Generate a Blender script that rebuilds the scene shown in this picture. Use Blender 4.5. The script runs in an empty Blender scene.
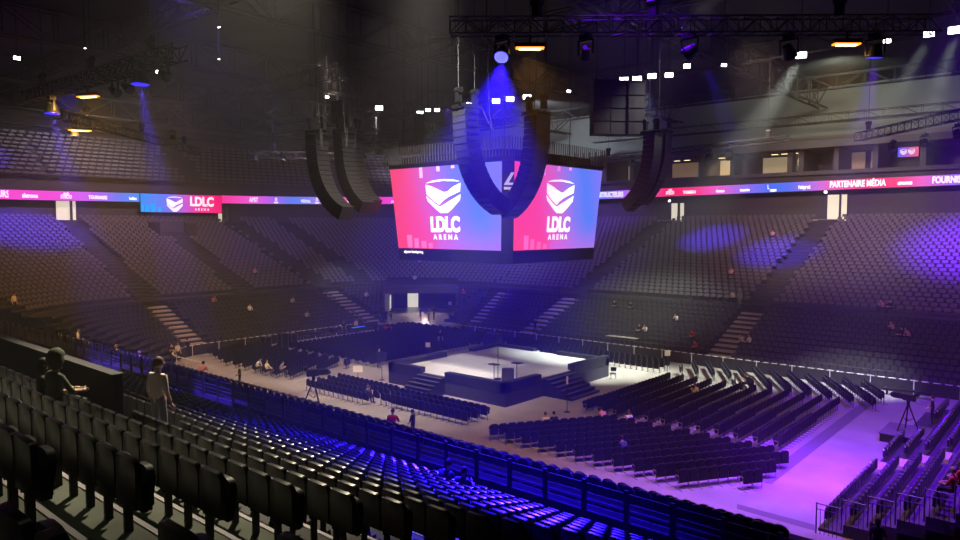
import bpy, bmesh, math, random
from mathutils import Vector, Matrix
random.seed(7)
PI=math.pi; R=math.radians
col=bpy.context.scene.collection
sc=bpy.context.scene
# ---------------- camera ----------------
F=710.0; CAMZ=12.0
yaw=R(41.0); pitch=math.atan(43/F)
cam_d=bpy.data.cameras.new('camera'); cam=bpy.data.objects.new('camera',cam_d); col.objects.link(cam)
cam_d.sensor_width=36; cam_d.lens=36*F/960; cam_d.clip_end=400; cam_d.clip_start=0.05
cam.location=(0,0,CAMZ); cam.rotation_euler=(PI/2-pitch,0,yaw)
sc.camera=cam
fwv=Vector((-math.sin(yaw)*math.cos(pitch),math.cos(yaw)*math.cos(pitch),-math.sin(pitch)))
rtv=Vector((math.cos(yaw),math.sin(yaw),0)); upv=rtv.cross(fwv)
CO=Vector((0,0,CAMZ))
def ray(u,v): return fwv+rtv*((u-480)/F)+upv*((270-v)/F)
def onz(u,v,z=0.0): d=ray(u,v); return CO+d*((z-CAMZ)/d.z)
def ony(u,v,y): d=ray(u,v); return CO+d*(y/d.y)
def onx(u,v,x): d=ray(u,v); return CO+d*(x/d.x)
def atd(u,v,dep): return CO+ray(u,v)*dep
def proj(p):
    d=Vector(p)-CO; z=d.dot(fwv)
    if z<0.1: return (-9999,-9999,z)
    return (480+F*d.dot(rtv)/z,270-F*d.dot(upv)/z,z)
# ---------------- world, exposure ----------------
w=bpy.data.worlds.new('world'); sc.world=w; w.use_nodes=True
w.node_tree.nodes['Background'].inputs[0].default_value=(.45,.36,.52,1)
w.node_tree.nodes['Background'].inputs[1].default_value=.010
sc.view_settings.view_transform='Standard'; sc.view_settings.look='None'
sc.view_settings.exposure=0.0; sc.view_settings.gamma=1; sc.view_settings.use_curve_mapping=False
sc.cycles.max_bounces=4; sc.cycles.diffuse_bounces=2; sc.cycles.glossy_bounces=2
sc.cycles.transmission_bounces=2; sc.cycles.volume_bounces=0; sc.cycles.transparent_max_bounces=8
sc.cycles.sample_clamp_indirect=3; sc.cycles.use_denoising=True
# ---------------- lights ----------------
def spot(name,loc,tgt,power,colr,ang=30,blend=.5,size=.3):
    l=bpy.data.lights.new(name,'SPOT'); l.energy=power; l.color=colr; l.spot_size=R(ang); l.spot_blend=blend; l.shadow_soft_size=size
    o=bpy.data.objects.new(name,l); col.objects.link(o); o.location=loc
    o.rotation_euler=(Vector(tgt)-Vector(loc)).to_track_quat('-Z','Y').to_euler(); return o
BLUE=(.06,.012,1.0); VIO=(.15,.005,1.0); PUR=(.42,.10,1.0); WARM=(1,.82,.62); WHITE=(1,.97,.9); AMB=(1,.5,.10)
K=1000.0
LIGHTS=[
 # house and stage washes from the roof
 ((-22,20,29),(-35,43,0),62*K,(1,.93,.88),20,.6,.8),
 ((-20,48,29),(-36,43.5,0),13*K,(1,.93,.90),26,.6,.8),
 ((-30,30,29),(-41,35,0),50*K,(1,.84,.68),62,1,1.5),
 ((-58,44,29),(-60,42,2),16*K,(1,.78,.70),95,1,1.5),
 ((-24,62,28),(-22,88,11),30*K,(1,.68,.60),80,1,1.5),
 ((-54,66,28),(-58,84,7),10*K,(.75,.52,1),100,1,1.5),
 ((-76,38,28),(-92,36,8),17*K,(1,.58,.80),110,1,1.5),
 ((-2,46,28),(-8,50,2),1*K,(.85,.5,1),60,.9,1.0),
 # violet pools on floor and seats
 ((-1,40,28),(-9,37,0),150*K,VIO,50,1,.3),
 ((-16,24,28),(-10.5,32,0),44*K,VIO,46,1,.3),
 ((0,52,28),(-8.5,54,0),60*K,VIO,38,.8,.3),
 ((-7,66,27),(-7,83,9.5),300*K,VIO,46,1,.3),
 ((-2,62,28),(-6,80,6),26*K,(.5,.2,1),80,1,.5),
 ((-22,84,29),(-26,102,25),5*K,(.9,1,.82),130,1,1),  # added wash to brighten the back wall, no fixture there
 ((-62,84,29),(-70,102,24),8*K,(.75,.85,1),120,1,1),  # added wash for the pale patches on the back wall, no fixture
 ((-28,64,27),(-27,81,9.5),110*K,BLUE,24,1,.3),
 ((-36,66,27),(-36,85,10.5),100*K,BLUE,22,1,.3),
 ((-78,28,27),(-93,27,11),85*K,BLUE,44,.9,.3),
 ((-46,20,29.5),(-84,62,9),90*K,(.16,.08,1),34,.9,.3),
 ((-62,64,27),(-62,88,10),60*K,(.16,.06,1),56,.9,.3),
 ((-45,56,27),(-52,72,4),26*K,(.14,.06,1),60,.9,.3),
 ((-92,20,28),(-106,26,20),40*K,BLUE,30,.8,.3),
 ((-94,42,30),(-110,40,21),7.5*K,(.9,.85,1),90,.9,.5),
 ((-84,80,29.5),(-97,90,20),14*K,(.7,.65,1),60,.9,.5),
 # over our own stand
 ((-20,15,23.5),(-14,4.8,8.8),34*K,(1,.88,.62),42,1,.3),
 ((-6.2,-2,22),(-6.6,1.2,9),.25*K,(.8,1,.7),34,.9,.5),
]
for i,(a,b,p,c,g,bl,sz) in enumerate(LIGHTS): spot('unseen_spotlight',a,b,p,c,g,bl,sz)
# ---------------- materials ----------------
MATS={}
def mat(name,c,rough=.6,metal=0,emit=None,es=1.0,noise=0,nscale=4,spec=.5):
    if name in MATS: return MATS[name]
    m=bpy.data.materials.new(name); m.use_nodes=True; nt=m.node_tree; b=nt.nodes['Principled BSDF']
    b.inputs['Base Color'].default_value=(*c,1); b.inputs['Roughness'].default_value=rough; b.inputs['Metallic'].default_value=metal
    b.inputs['Specular IOR Level'].default_value=spec
    if emit: b.inputs['Emission Color'].default_value=(*emit,1); b.inputs['Emission Strength'].default_value=es
    if noise:
        tc=nt.nodes.new('ShaderNodeTexCoord'); n=nt.nodes.new('ShaderNodeTexNoise'); n.inputs['Scale'].default_value=nscale; n.inputs['Detail'].default_value=5
        r=nt.nodes.new('ShaderNodeValToRGB'); r.color_ramp.elements[0].position=.3; r.color_ramp.elements[1].position=.7
        r.color_ramp.elements[0].color=(*[x*(1-noise) for x in c],1); r.color_ramp.elements[1].color=(*[min(1,x*(1+noise)) for x in c],1)
        nt.links.new(tc.outputs['Object'],n.inputs['Vector']); nt.links.new(n.outputs['Fac'],r.inputs['Fac']); nt.links.new(r.outputs['Color'],b.inputs['Base Color'])
    MATS[name]=m; return m
M_seat=mat('seat_plastic',(.007,.006,.008),.30,spec=.8)
M_seatpan=mat('seat_pan_plastic',(.016,.015,.018),.45)
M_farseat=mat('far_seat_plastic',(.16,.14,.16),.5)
M_tier=mat('dark_step',(.045,.04,.045),.8,noise=.3,nscale=1)
M_farstep=mat('far_step',(.06,.052,.058),.85,noise=.2,nscale=1)
M_carpet=mat('grey_green_concrete',(.12,.13,.10),.85,noise=.25,nscale=1.5)
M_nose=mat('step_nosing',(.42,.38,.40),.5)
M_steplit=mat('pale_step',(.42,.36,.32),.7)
M_floor=mat('concrete_floor',(.34,.31,.28),.33,noise=.18,nscale=.5)
M_track=mat('floor_strip',(.16,.14,.15),.6)
M_black=mat('black_metal',(.018,.018,.02),.45,.3)
M_blackc=mat('black_cloth',(.02,.018,.024),.9)
M_grey=mat('grey_metal',(.25,.25,.26),.4,.6)
M_white=mat('white_paint',(.75,.73,.72),.5)
M_wall=mat('dark_wall',(.09,.075,.08),.8,noise=.1)
M_hall=mat('upper_wall',(.34,.36,.32),.9,noise=.06,nscale=.3)
M_roof=mat('roof_deck',(.05,.05,.048),.9,noise=.2,nscale=.2)
M_steel=mat('roof_steel',(.045,.045,.043),.6,.2)
M_stage=mat('stage_deck',(.50,.50,.50),.45,noise=.08,nscale=.6)
M_spk=mat('speaker_grille',(.035,.035,.035),.55,noise=.3,nscale=30)
M_chair=mat('chair_fabric',(.008,.007,.010),.7,spec=.3)
M_chairf=mat('chair_metal',(.30,.29,.29),.4,.6)
M_lensW=mat('lens_white',(1,1,1),.3,emit=(1,.98,.92),es=14)
M_lensO=mat('lens_amber',(1,.6,.2),.3,emit=(1,.30,.01),es=2.2)
M_lensOw=mat('lens_amber_core',(1,.8,.5),.3,emit=(1,.72,.25),es=6)
M_lensB=mat('lens_blue',(.1,.1,1),.3,emit=(.03,.015,1),es=1.6)
M_dot=mat('led_dot',(1,1,1),.3,emit=(.8,.85,1),es=1.6)
M_room=mat('glow_room_wall',(.7,.66,.5),.8,emit=(.9,.84,.62),es=.75)  # emission stands in for the light inside the doorways
M_roomw=mat('warm_glow_wall',(.5,.38,.25),.8,emit=(.8,.5,.25),es=.16)  # warm suite light put into the wall as emission
M_txt=mat('screen_white',(1,1,1),.5,emit=(1,.97,1),es=.95)
M_cyan=mat('screen_cyan',(0,.4,1),.5,emit=(0,.28,1),es=1.0)
M_glass=mat('dark_glass',(.03,.03,.035),.1)
M_red=mat('red_plastic',(.6,.04,.03),.5)
M_blue_scr=mat('blue_monitor',(.05,.2,.8),.4,emit=(.03,.25,1),es=1.2)
def vcol_emit(name,s=1.0):
    m=bpy.data.materials.new(name); m.use_nodes=True; nt=m.node_tree; b=nt.nodes['Principled BSDF']
    a=nt.nodes.new('ShaderNodeVertexColor'); a.layer_name='Col'
    b.inputs['Base Color'].default_value=(.02,.02,.02,1)
    nt.links.new(a.outputs['Color'],b.inputs['Emission Color']); b.inputs['Emission Strength'].default_value=s; return m
M_led=vcol_emit('led_panel',1.0)
# ---------------- helpers ----------------
def cond(me,k=.82): me.transform(Matrix.Diagonal((k,1,1,1))); return me
class MB:
    def __init__(s): s.v=[]; s.f=[]; s.m=[]
    def add(s,vs,fs,mi=0):
        o=len(s.v); s.v+= [tuple(v) for v in vs]; s.f+=[tuple(i+o for i in f) for f in fs]; s.m+=[mi]*len(fs); return s
    def box(s,x0,y0,z0,x1,y1,z1,mi=0,M=None):
        vs=[Vector(p) for p in ((x0,y0,z0),(x1,y0,z0),(x1,y1,z0),(x0,y1,z0),(x0,y0,z1),(x1,y0,z1),(x1,y1,z1),(x0,y1,z1))]
        if M: vs=[M@v for v in vs]
        return s.add(vs,[(3,2,1,0),(4,5,6,7),(0,1,5,4),(1,2,6,5),(2,3,7,6),(3,0,4,7)],mi)
    def tube(s,a,b,r,n=6,mi=0,r2=None):
        a=Vector(a); b=Vector(b); d=(b-a)
        if d.length<1e-6: return s
        q=d.to_track_quat('Z','Y'); r2=r if r2 is None else r2; vs=[]
        for k in range(n):
            c=Vector((math.cos(2*PI*k/n),math.sin(2*PI*k/n),0)); vs.append(a+q@(c*r))
        for k in range(n):
            c=Vector((math.cos(2*PI*k/n),math.sin(2*PI*k/n),0)); vs.append(b+q@(c*r2))
        fs=[(k,(k+1)%n,n+(k+1)%n,n+k) for k in range(n)]+[tuple(range(n-1,-1,-1)),tuple(range(n,2*n))]
        return s.add(vs,fs,mi)
    def path(s,pts,r,n=6,mi=0):
        for a,b in zip(pts[:-1],pts[1:]): s.tube(a,b,r,n,mi)
        return s
    def prism(s,poly,y0,y1,mi=0,M=None,axis='y'):
        n=len(poly)
        if axis=='y': vs=[Vector((p[0],y0,p[1])) for p in poly]+[Vector((p[0],y1,p[1])) for p in poly]
        elif axis=='x': vs=[Vector((y0,p[0],p[1])) for p in poly]+[Vector((y1,p[0],p[1])) for p in poly]
        else: vs=[Vector((p[0],p[1],y0)) for p in poly]+[Vector((p[0],p[1],y1)) for p in poly]
        if M: vs=[M@v for v in vs]
        return s.add(vs,[tuple(range(n)),tuple(range(2*n-1,n-1,-1))]+[(k,k+n,(k+1)%n+n,(k+1)%n) for k in range(n)],mi)
    def mesh(s,name,mats,smooth=False):
        me=bpy.data.meshes.new(name); me.from_pydata(s.v,[],s.f)
        for m in (mats if isinstance(mats,(list,tuple)) else [mats]): me.materials.append(m)
        if any(s.m): me.polygons.foreach_set('material_index',s.m)
        bm=bmesh.new(); bm.from_mesh(me); bmesh.ops.recalc_face_normals(bm,faces=bm.faces); bm.to_mesh(me); bm.free()
        if smooth: me.polygons.foreach_set('use_smooth',[True]*len(me.polygons))
        return me
    def build(s,name,mats,parent=None,smooth=False,bevel=0):
        o=bpy.data.objects.new(name,s.mesh(name,mats,smooth)); col.objects.link(o)
        if parent: o.parent=parent
        if bevel:
            b=o.modifiers.new('b','BEVEL'); b.width=bevel; b.segments=2; b.limit_method='ANGLE'
        return o
def tag(o,label=None,cat=None,group=None,kind=None):
    if label: o['label']=label
    if cat: o['category']=cat
    if group: o['group']=group
    if kind: o['kind']=kind
    return o
def thing(name,loc,label,cat,group=None,rz=0):
    o=bpy.data.objects.new(name,None); o.empty_display_size=.1; col.objects.link(o); o.location=loc; o.rotation_euler=(0,0,rz)
    return tag(o,label,cat,group)
def part(name,me,parent,mats=None,loc=None,rot=None):
    o=bpy.data.objects.new(name,me); col.objects.link(o); o.parent=parent
    if loc: o.location=loc
    if rot: o.rotation_euler=rot
    return o
def struct(name,mb,m,kind='structure'):
    o=mb.build(name,m); o['kind']=kind; return o
def text_mesh(s,size=1,ext=.01,off=0.0,align='CENTER',spacing=1.0):
    c=bpy.data.curves.new('t','FONT'); c.body=s; c.size=size; c.extrude=ext; c.offset=off; c.align_x=align; c.space_character=spacing
    o=bpy.data.objects.new('t',c); col.objects.link(o); dg=bpy.context.evaluated_depsgraph_get()
    me=bpy.data.meshes.new_from_object(o.evaluated_get(dg)); bpy.data.objects.remove(o); me.materials.clear(); return me
ORD=['zeroth','first','second','third','fourth','fifth','sixth','seventh','eighth','ninth','tenth','eleventh','twelfth','thirteenth','fourteenth','fifteenth','sixteenth','seventeenth','eighteenth','nineteenth','twentieth']
def ordn(n):
    if n<=20: return ORD[n]
    t,u=divmod(n,10); T={2:'twent',3:'thirt',4:'fort',5:'fift',6:'sixt',7:'sevent',8:'eight',9:'ninet'}
    return T[t]+'ieth' if u==0 else T[t]+'y-'+ORD[u]
def rslab(w,h,t,r,z0=0,curve=0,n=4,nx=6,taper=0):
    """rounded-top slab standing in XZ, thickness along Y"""
    poly=[(-w/2+taper,z0),(w/2-taper,z0)]
    for k in range(n+1):
        a=PI/2*k/n; poly.append((w/2-r+r*math.cos(a),z0+h-r+r*math.sin(a)))
    for k in range(n+1):
        a=PI/2+PI/2*k/n; poly.append((-w/2+r+r*math.cos(a),z0+h-r+r*math.sin(a)))
    mb=MB(); N=len(poly)
    def cy(x): return -curve*(1-(2*x/w)**2)
    fr=[(x,cy(x),z) for x,z in poly]; bk=[(x*.94,cy(x)-t,z0+(z-z0)*.985) for x,z in poly]
    cz=z0+h*.55
    vs=fr+bk+[(0,cy(0)+.0,cz),(0,cy(0)-t,cz)]
    fs=[(k,(k+1)%N,2*N) for k in range(N)]+[(N+(k+1)%N,N+k,2*N+1) for k in range(N)]+[((k+1)%N,k,N+k,N+(k+1)%N) for k in range(N)]
    mb.add(vs,fs); return mb
# ================= BOWL GEOMETRY =================
XL,YN,YF,r0=-63.5,28.4,58.5,5.0
XR=12.0
cF=(XL+r0,YF-r0); cN=(XL+r0,YN+r0)
S1=XR-(XL+r0)             # near straight (going -X)
S2=S1+r0*PI/2; S3=S2+(YF-YN-2*r0); S4=S3+r0*PI/2; S5=S4+S1
def bowl(s,d):
    """point (x,y,outward heading) at base param s and offset d"""
    if s<S1: return (XR-s,YN-d,-PI/2)
    if s<S2:
        a=-PI/2-(s-S1)/r0; return (cN[0]+(r0+d)*math.cos(a),cN[1]+(r0+d)*math.sin(a),a)
    if s<S3: return (XL-d,cN[1]+(s-S2),PI)
    if s<S4:
        a=PI-(s-S3)/r0; return (cF[0]+(r0+d)*math.cos(a),cF[1]+(r0+d)*math.sin(a),a)
    return (cF[0]+(s-S4),YF+d,PI/2)
def zl(d): return .35+.36*max(0,d)            # lower tier
def lower_z(k): return .35+.33*k               # k row, d=1+.86k
def upper_z(k): return 4.35+.335*k             # k=0..25, d=12+.86k
NL,NU=11,26
AISLES=[ # point, dir, halfwidth, dmin,dmax
 ((-24.6,YF),(0,1),1.15,0,40),((-45.4,YF),(0,1),1.15,0,40),((-3.0,YF),(0,1),1.15,0,40),
 ((XL,33.1),(-1,0),1.15,0,40),((XL,55.3),(-1,0),1.15,0,40),((XL,44.4),(-1,0),1.1,11.5,28),
 ((-75.5,61.5),(-.9,.06),1.1,11.5,40),((-54,62),(-.35,.94),1.1,0,11),
]
tunX,tunY=cF; tdir=Vector((-17.9,19.0)).normalized(); tper=Vector((tdir.y,-tdir.x))
def in_tunnel(x,y):
    p=Vector((x-tunX,y-tunY)); a=p.dot(tdir); b=p.dot(tper); return a>0 and -2.7<b<6.5
def blocked(x,y,d):
    for (px,py),(dx,dy),hw,d0,d1 in AISLES:
        if d0<=d<=d1:
            L=math.hypot(dx,dy); ax=(x-px)*dx/L+(y-py)*dy/L; bx=abs(-(x-px)*dy/L+(y-py)*dx/L)
            if ax>-2 and bx<hw+.15: return True
    if d<12.2 and in_tunnel(x,y): return True
    if 27.3<=d<=30.6 and abs(y-44.4)<2.6 and x<-80: return True
    return False
def sweep(rows,name,m,s0,s1,step=1.2,skip=None):
    """terrace: rows=list of (d,z) profile points"""
    ss=[]; s=s0
    while s<s1-1e-6:
        ss.append(s); inarc=(S1<=s<S2) or (S3<=s<S4); s+= (r0*PI/2/14 if inarc else step*4)
        for b in (S1,S2,S3,S4):
            if ss[-1]<b-1e-6<s: s=b
    ss.append(s1)
    mb=MB(); n=len(rows); vs=[]
    for s in ss:
        for d,z in rows: x,y,_=bowl(s,d); vs.append((x,y,z))
    fs=[]
    for i in range(len(ss)-1):
        for k in range(n-1):
            if skip:
                a=vs[i*n+k]; b=vs[(i+1)*n+k+1]
                if skip((a[0]+b[0])/2,(a[1]+b[1])/2,(rows[k][0]+rows[k+1][0])/2): continue
            fs.append((i*n+k,(i+1)*n+k,(i+1)*n+k+1,i*n+k+1))
    mb.add(vs,fs); return mb
# ----- floor -----
fl=MB(); 
fl.box(-120,16,-.3,14,75,0)
struct('floor',fl,M_floor)
st=MB(); st.box(-11.75,33.5,0.002,-11.05,57,.008); q4=[onz(*a) for a in ((737,504),(815,525),(815,531),(737,509))]; st.add([(p.x,p.y,.004) for p in q4],[(0,1,2,3)]); struct('trim_1',st,M_track)
# ----- lower tier (all round) -----
prof=[(0,0),(0,.95),(.12,.95),(.12,.35)]
for k in range(NL):
    d=.55+.86*k
    prof+= [(d,lower_z(k)) ,(d+.86,lower_z(k))] if k==0 else [(d,lower_z(k)),(d+.86,lower_z(k))]
prof+=[(.55+.86*NL,4.35),(11.5,4.35)]
def sk(x,y,d): return d<12.2 and in_tunnel(x,y)
struct('lower_tier',sweep(prof,'l',M_farstep,S1+3,S5,skip=sk),mat('lower_step',(.025,.022,.026),.85))
# near side lower tier (lower rake, below our railing)
nprof=[(0,0),(0,.05)]
def nlz(k): return .05+.328*k
for k in range(11): nprof+=[(.55+.86*k,nlz(k)),(.55+.86*(k+1),nlz(k))]
nprof+=[(10.01,3.45),(11.3,3.45)]
struct('lower_tier_near',sweep(nprof,'l',M_tier,0,S1+3),mat('step_shade',(.006,.006,.007),.9,spec=.1))  # near-black base colour paints the shade on these treads
prof=[(11.5,4.35)]
for k in range(NU): d=11.6+.86*k; prof+=[(d,upper_z(k)),(d+.86,upper_z(k))]
prof+=[(34.0,12.75),(36,12.75)]
struct('upper_tier',sweep(prof,'u',M_farstep,S1+r0*.7,S5),M_farstep)
# concourse wall behind upper tier, up to the ribbon
struct('wall_concourse',sweep([(36,12.75),(36,18.6),(34.6,18.6),(34.6,18.4)],'c',M_wall,S1+r0*.7,S5),M_wall)
# ----- stair treads in the aisles -----
def aisle_steps(mb,P,D,hw,d0,d1,zf,kstep,zoff=0):
    L=math.hypot(*D); D=(D[0]/L,D[1]/L); N=(-D[1],D[0]); d=d0
    while d<d1:
        z=zf(d); a=d; b=d+kstep*.80
        vs=[]
        for (t,sg) in ((a,-1),(a,1),(b,1),(b,-1)):
            vs.append((P[0]+D[0]*t+N[0]*hw*sg,P[1]+D[1]*t+N[1]*hw*sg))
        lo=[(x,y,z+.02) for x,y in vs]; hi=[(x,y,z+.17) for x,y in vs]
        mb.add(lo+hi,[(3,2,1,0),(4,5,6,7),(0,1,5,4),(1,2,6,5),(2,3,7,6),(3,0,4,7)]); d+=kstep
lowf=lambda d: lower_z(min(NL-1,max(0,int((d-.55)/.86)))) + (.16 if ((d-.55)/.86)%1>.45 else 0)-.02
upf=lambda d: upper_z(min(NU-1,max(0,int((d-11.6)/.86)))) -.02
for i,(P,D,hw) in enumerate([((-24.6,YF),(0,1),1.0),((-45.4,YF),(0,1),1.0),((-3,YF),(0,1),1.0),((XL,33.1),(-1,0),1.0)]):
    mb=MB(); aisle_steps(mb,P,D,hw,.55,.55+.86*NL-.1,lambda d: lower_z(int(round((d-.55)/.86)))-.02,.86)
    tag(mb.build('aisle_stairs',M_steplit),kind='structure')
    mb=MB(); aisle_steps(mb,P,D,hw,11.6,11.6+.86*NU-.1,lambda d: upper_z(int(round((d-11.6)/.86)))-.02,.86)
    tag(mb.build('aisle_stairs',M_farstep),kind='structure')
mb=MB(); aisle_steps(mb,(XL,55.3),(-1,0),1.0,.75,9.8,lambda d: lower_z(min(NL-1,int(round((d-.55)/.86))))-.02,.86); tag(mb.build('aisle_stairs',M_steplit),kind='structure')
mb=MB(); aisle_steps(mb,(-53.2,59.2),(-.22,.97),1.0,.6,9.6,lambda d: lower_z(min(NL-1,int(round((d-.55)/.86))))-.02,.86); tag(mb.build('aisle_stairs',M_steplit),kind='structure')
mb=MB(); aisle_steps(mb,(XL,55.3),(-1,0),1.0,11.6,33,lambda d: upper_z(min(NU-1,int(round((d-11.6)/.86))))-.02,.86); tag(mb.build('aisle_stairs',M_farstep),kind='structure')
mb=MB(); aisle_steps(mb,(XL,44.4),(-1,0),1.0,11.6,27,lambda d: upper_z(min(NU-1,int(round((d-11.6)/.86))))-.02,.86); tag(mb.build('aisle_stairs',M_farstep),kind='structure')
# vomitory half way up the left end stand
vm=MB(); vx=-90.8; vz=upper_z(18)
vm.box(vx-3.1,41.9,vz,vx+.1,42.2,vz+2.2); vm.box(vx-3.1,46.6,vz,vx+.1,46.9,vz+2.2); vm.box(vx-3.3,41.9,vz,vx-3.1,46.9,vz+2.4); struct('wall_vomitory',vm,M_wall)
# ----- corner tunnel -----
T=Matrix(((tdir.x,tper.x,0,tunX),(tdir.y,tper.y,0,tunY),(0,0,1,0),(0,0,0,1)))
tn=MB(); tn.box(11,-2.9,0,27,-2.6,4.3,M=T); tn.box(9.0,6.5,0,27,6.8,4.3,M=T); tn.box(12,-2.9,3.5,27,6.8,4.3,M=T); struct('wall_tunnel',tn,M_wall)
tb=MB(); tb.box(26.6,-2.6,0,27,-.7,4.2,M=T); tb.box(26.6,0.9,0,27,6.8,4.2,M=T); tb.box(26.6,-2.9,3.0,27,6.8,4.2,M=T)
struct('wall_tunnel_end',tb,M_blackc)
td=MB(); td.box(27.5,-2,0,27.6,1.2,3.2,M=T); o=struct('door_1',td,M_room)
td=MB(); td.box(18,-2.58,0,19.4,-2.5,2.6,M=T); o=struct('door_2',td,M_room)
spot('tunnel_lamp',T@Vector((20,2,3.3)),T@Vector((16,2,0)),900,(1,.72,.5),130,.5,.2)
# ----- near upper tier: our own stand -----
def nrow(k): return (2.03+.86*k, 9.30-.366*k)   # y of seat back, floor z
NK=16
npf=[]
for k in range(-3,NK):
    y,z=nrow(k); npf+=[(y-.72+0.0,z),(y+.14,z)] 
mb=MB(); X0,X1=-75,6
pts=npf+[(16.7,3.7)]
def near_terr(xa,xb,k0,k1,name):
    mb=MB()
    for k in range(k0,k1):
        y,z=nrow(k); zb=nrow(k+1)[1] if k<NK-1 else 3.6
        mb.box(xa,y-.62,zb-.3,xb,y+.24,z)
    return mb
# vomitory pocket in the stand: rows 5-10, x<-14 (left in the picture)
VX=-13.6
struct('near_tier',near_terr(-75,6,-4,4,'n'),M_carpet)
nt2=near_terr(VX,6,4,NK,'n'); nt3=near_terr(-75,VX,4,NK,'n')
struct('near_tier_front',nt2,M_tier); struct('near_tier_front',nt3,M_tier)
mb=MB(); mb.box(-75,5.32,5,VX,5.5,nrow(4)[1]+1.42); struct('wall_parapet',mb,M_blackc)
mb=MB(); mb.box(-75,5.31,nrow(4)[1]+1.42,VX+.02,5.52,nrow(4)[1]+1.45); struct('trim_parapet',mb,M_tier)
mb=MB(); mb.box(-75,15.2,3.4,6,17.0,3.70); struct('walkway',mb,mat('walkway_shade',(.004,.004,.004),.9,spec=.1))  # shade beneath the rail put into the near-black colour
# nosing strips + aisle steps near camera
mb=MB()
for k in range(-3,NK):
    y,z=nrow(k)
    mb.box(-20 if k<4 else VX,y+.2,z-.02,6,y+.26,z+.012)
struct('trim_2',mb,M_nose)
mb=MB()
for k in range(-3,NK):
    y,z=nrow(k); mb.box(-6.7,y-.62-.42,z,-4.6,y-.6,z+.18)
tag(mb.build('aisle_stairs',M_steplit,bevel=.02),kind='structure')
mb=MB()
for k in range(-2,NK):
    y,z=nrow(k)
    for s in (-1,1):
        mb.path([(-6.72,y+.06+s*.03,z+.02),(-6.74,y-.25+s*.03,z+.05),(-6.60,y-.25+s*.03,z+.05)],.008)
# ---------------- SEATS ----------------
def seat_meshes():
    back=rslab(.475,.50,.055,.10,z0=.37,curve=.03,n=5).mesh('backrest',M_seat,True)
    for m in (): pass
    pan=MB()
    p=rslab(.40,.42,.07,.14,z0=0,curve=.0,n=4)
    Mx=Matrix.Translation((0,.115,.37))@Matrix.Rotation(R(-8),4,'X')@Matrix.Translation((0,0,-.05))
    p.v=[tuple(Mx@Vector(v)) for v in p.v]
    pan=p.mesh('seat_pan',M_seatpan,True)
    fr=MB()
    fr.box(-.262,.02,0,-.218,.10,.58); fr.box(-.265,-.02,.56,-.215,.27,.60); fr.box(-.25,.0,.34,.25,.05,.40)
    fr.box(-.25,-.01,.30,-.235,.2,.46)
    return back,pan,fr.mesh('frame',M_black)
SB,SP,SF=seat_meshes()
def shade_auto(me):
    try: me.set_sharp_from_angle(angle=R(40))
    except Exception: pass
for m in (SB,SP): shade_auto(m)
seatmb=MB()
def low_seat(mb,x,y,z,h,w=.44,near=False):
    """h = outward heading of the row (the back side points along h)"""
    c,s=math.cos(h),math.sin(h)
    def tr(a,b,zz): return (x+c*b-s*a, y+s*b+c*a, z+zz)   # a along row, b outward
    if near: prof=[(-.5,.40),(.5,.40),(.5,.74),(.36,.84),(.12,.88),(-.12,.88),(-.36,.84),(-.5,.74)]
    else: prof=[(-.5,.55),(.5,.55),(.5,.75),(.32,.83),(-.32,.83),(-.5,.75)]
    n=len(prof)
    vs=[tr(a*w,-.03,q) for a,q in prof]+[tr(a*w*.95,.04,q-.004) for a,q in prof]
    fs=[tuple(range(n)),tuple(range(2*n-1,n-1,-1))]+[(k,k+n,(k+1)%n+n,(k+1)%n) for k in range(n)]
    mb.add(vs,fs)
    pp=[(-.46,.32),(.46,.32),(.46,.66),(.3,.74),(-.3,.74),(-.46,.66)] if near else [(-.46,.52),(.46,.52),(.46,.60),(.3,.66),(-.3,.66),(-.46,.60)]
    vs=[tr(a*w,-.20,q) for a,q in pp]+[tr(a*w,-.10,q-.03) for a,q in pp]; n=6
    fs=[tuple(range(n)),tuple(range(2*n-1,n-1,-1))]+[(k,k+n,(k+1)%n+n,(k+1)%n) for k in range(n)]
    mb.add(vs,fs)
def put_row(mb,d,z,s0,s1,pitch,w,zfun=None,block=blocked,phase=(0,0),kk=0):
    # walk along the offset path at equal arc length
    segs=[(0,S1,False),(S1,S2,True),(S2,S3,False),(S3,S4,True),(S4,S5,False)]
    for si,(a,b,arc) in enumerate(segs):
        a2=max(a,s0); b2=min(b,s1)
        if b2<=a2: continue
        k=(r0+d)/r0 if arc else 1.0
        n=int((b2-a2)*k/pitch)
        for i in range(n):
            s=a2+(i+.3+(phase[0 if si<3 else 1]*kk)%1)*pitch/k
            if s>b2: break
            x,y,h=bowl(s,d)
            if block(x,y,d): continue
            low_seat(mb,x,y,z,h,w)
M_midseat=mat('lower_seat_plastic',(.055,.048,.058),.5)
fs_=MB()
for k in range(NL): put_row(fs_,1.1+.86*k,lower_z(k),S1+3,S5-2,.56,.42,phase=(.27,.17),kk=k)
fs_.m=[2]*len(fs_.m)
for k in range(NU): put_row(fs_,12.15+.86*k,upper_z(k),S1+r0*.7,S5-2,.70,.50,phase=(.91,.43),kk=k)
# upper level seats above the ribbon at the left end
UL=12
def ul_z(k): return 17.6+.62*k
for k in range(UL): put_row(fs_,38.2+.95*k,ul_z(k),S1+r0*.6,S3+(S4-S3)*.72,.98,.74,block=lambda x,y,d:(abs(y-53)<1.3 and x<-90) or (abs(y-20)<1.0 and x<-90) or (42<d<45.5 and abs(y-52)<3.0),phase=(.5,.5),kk=k)
# near lower tier: the rows below our railing
nlm=MB()
NEAR=[]   # candidates: (depth,x,y,z,heading,kind,row,num)
for k in range(11):
    x=-6.5
    n=0
    while x>-58:
        n+=1
        if k>=8: NEAR.append((x,YN-1.05-.86*k,nlz(k),-PI/2,'low',k,n))
        x-=.56
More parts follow.
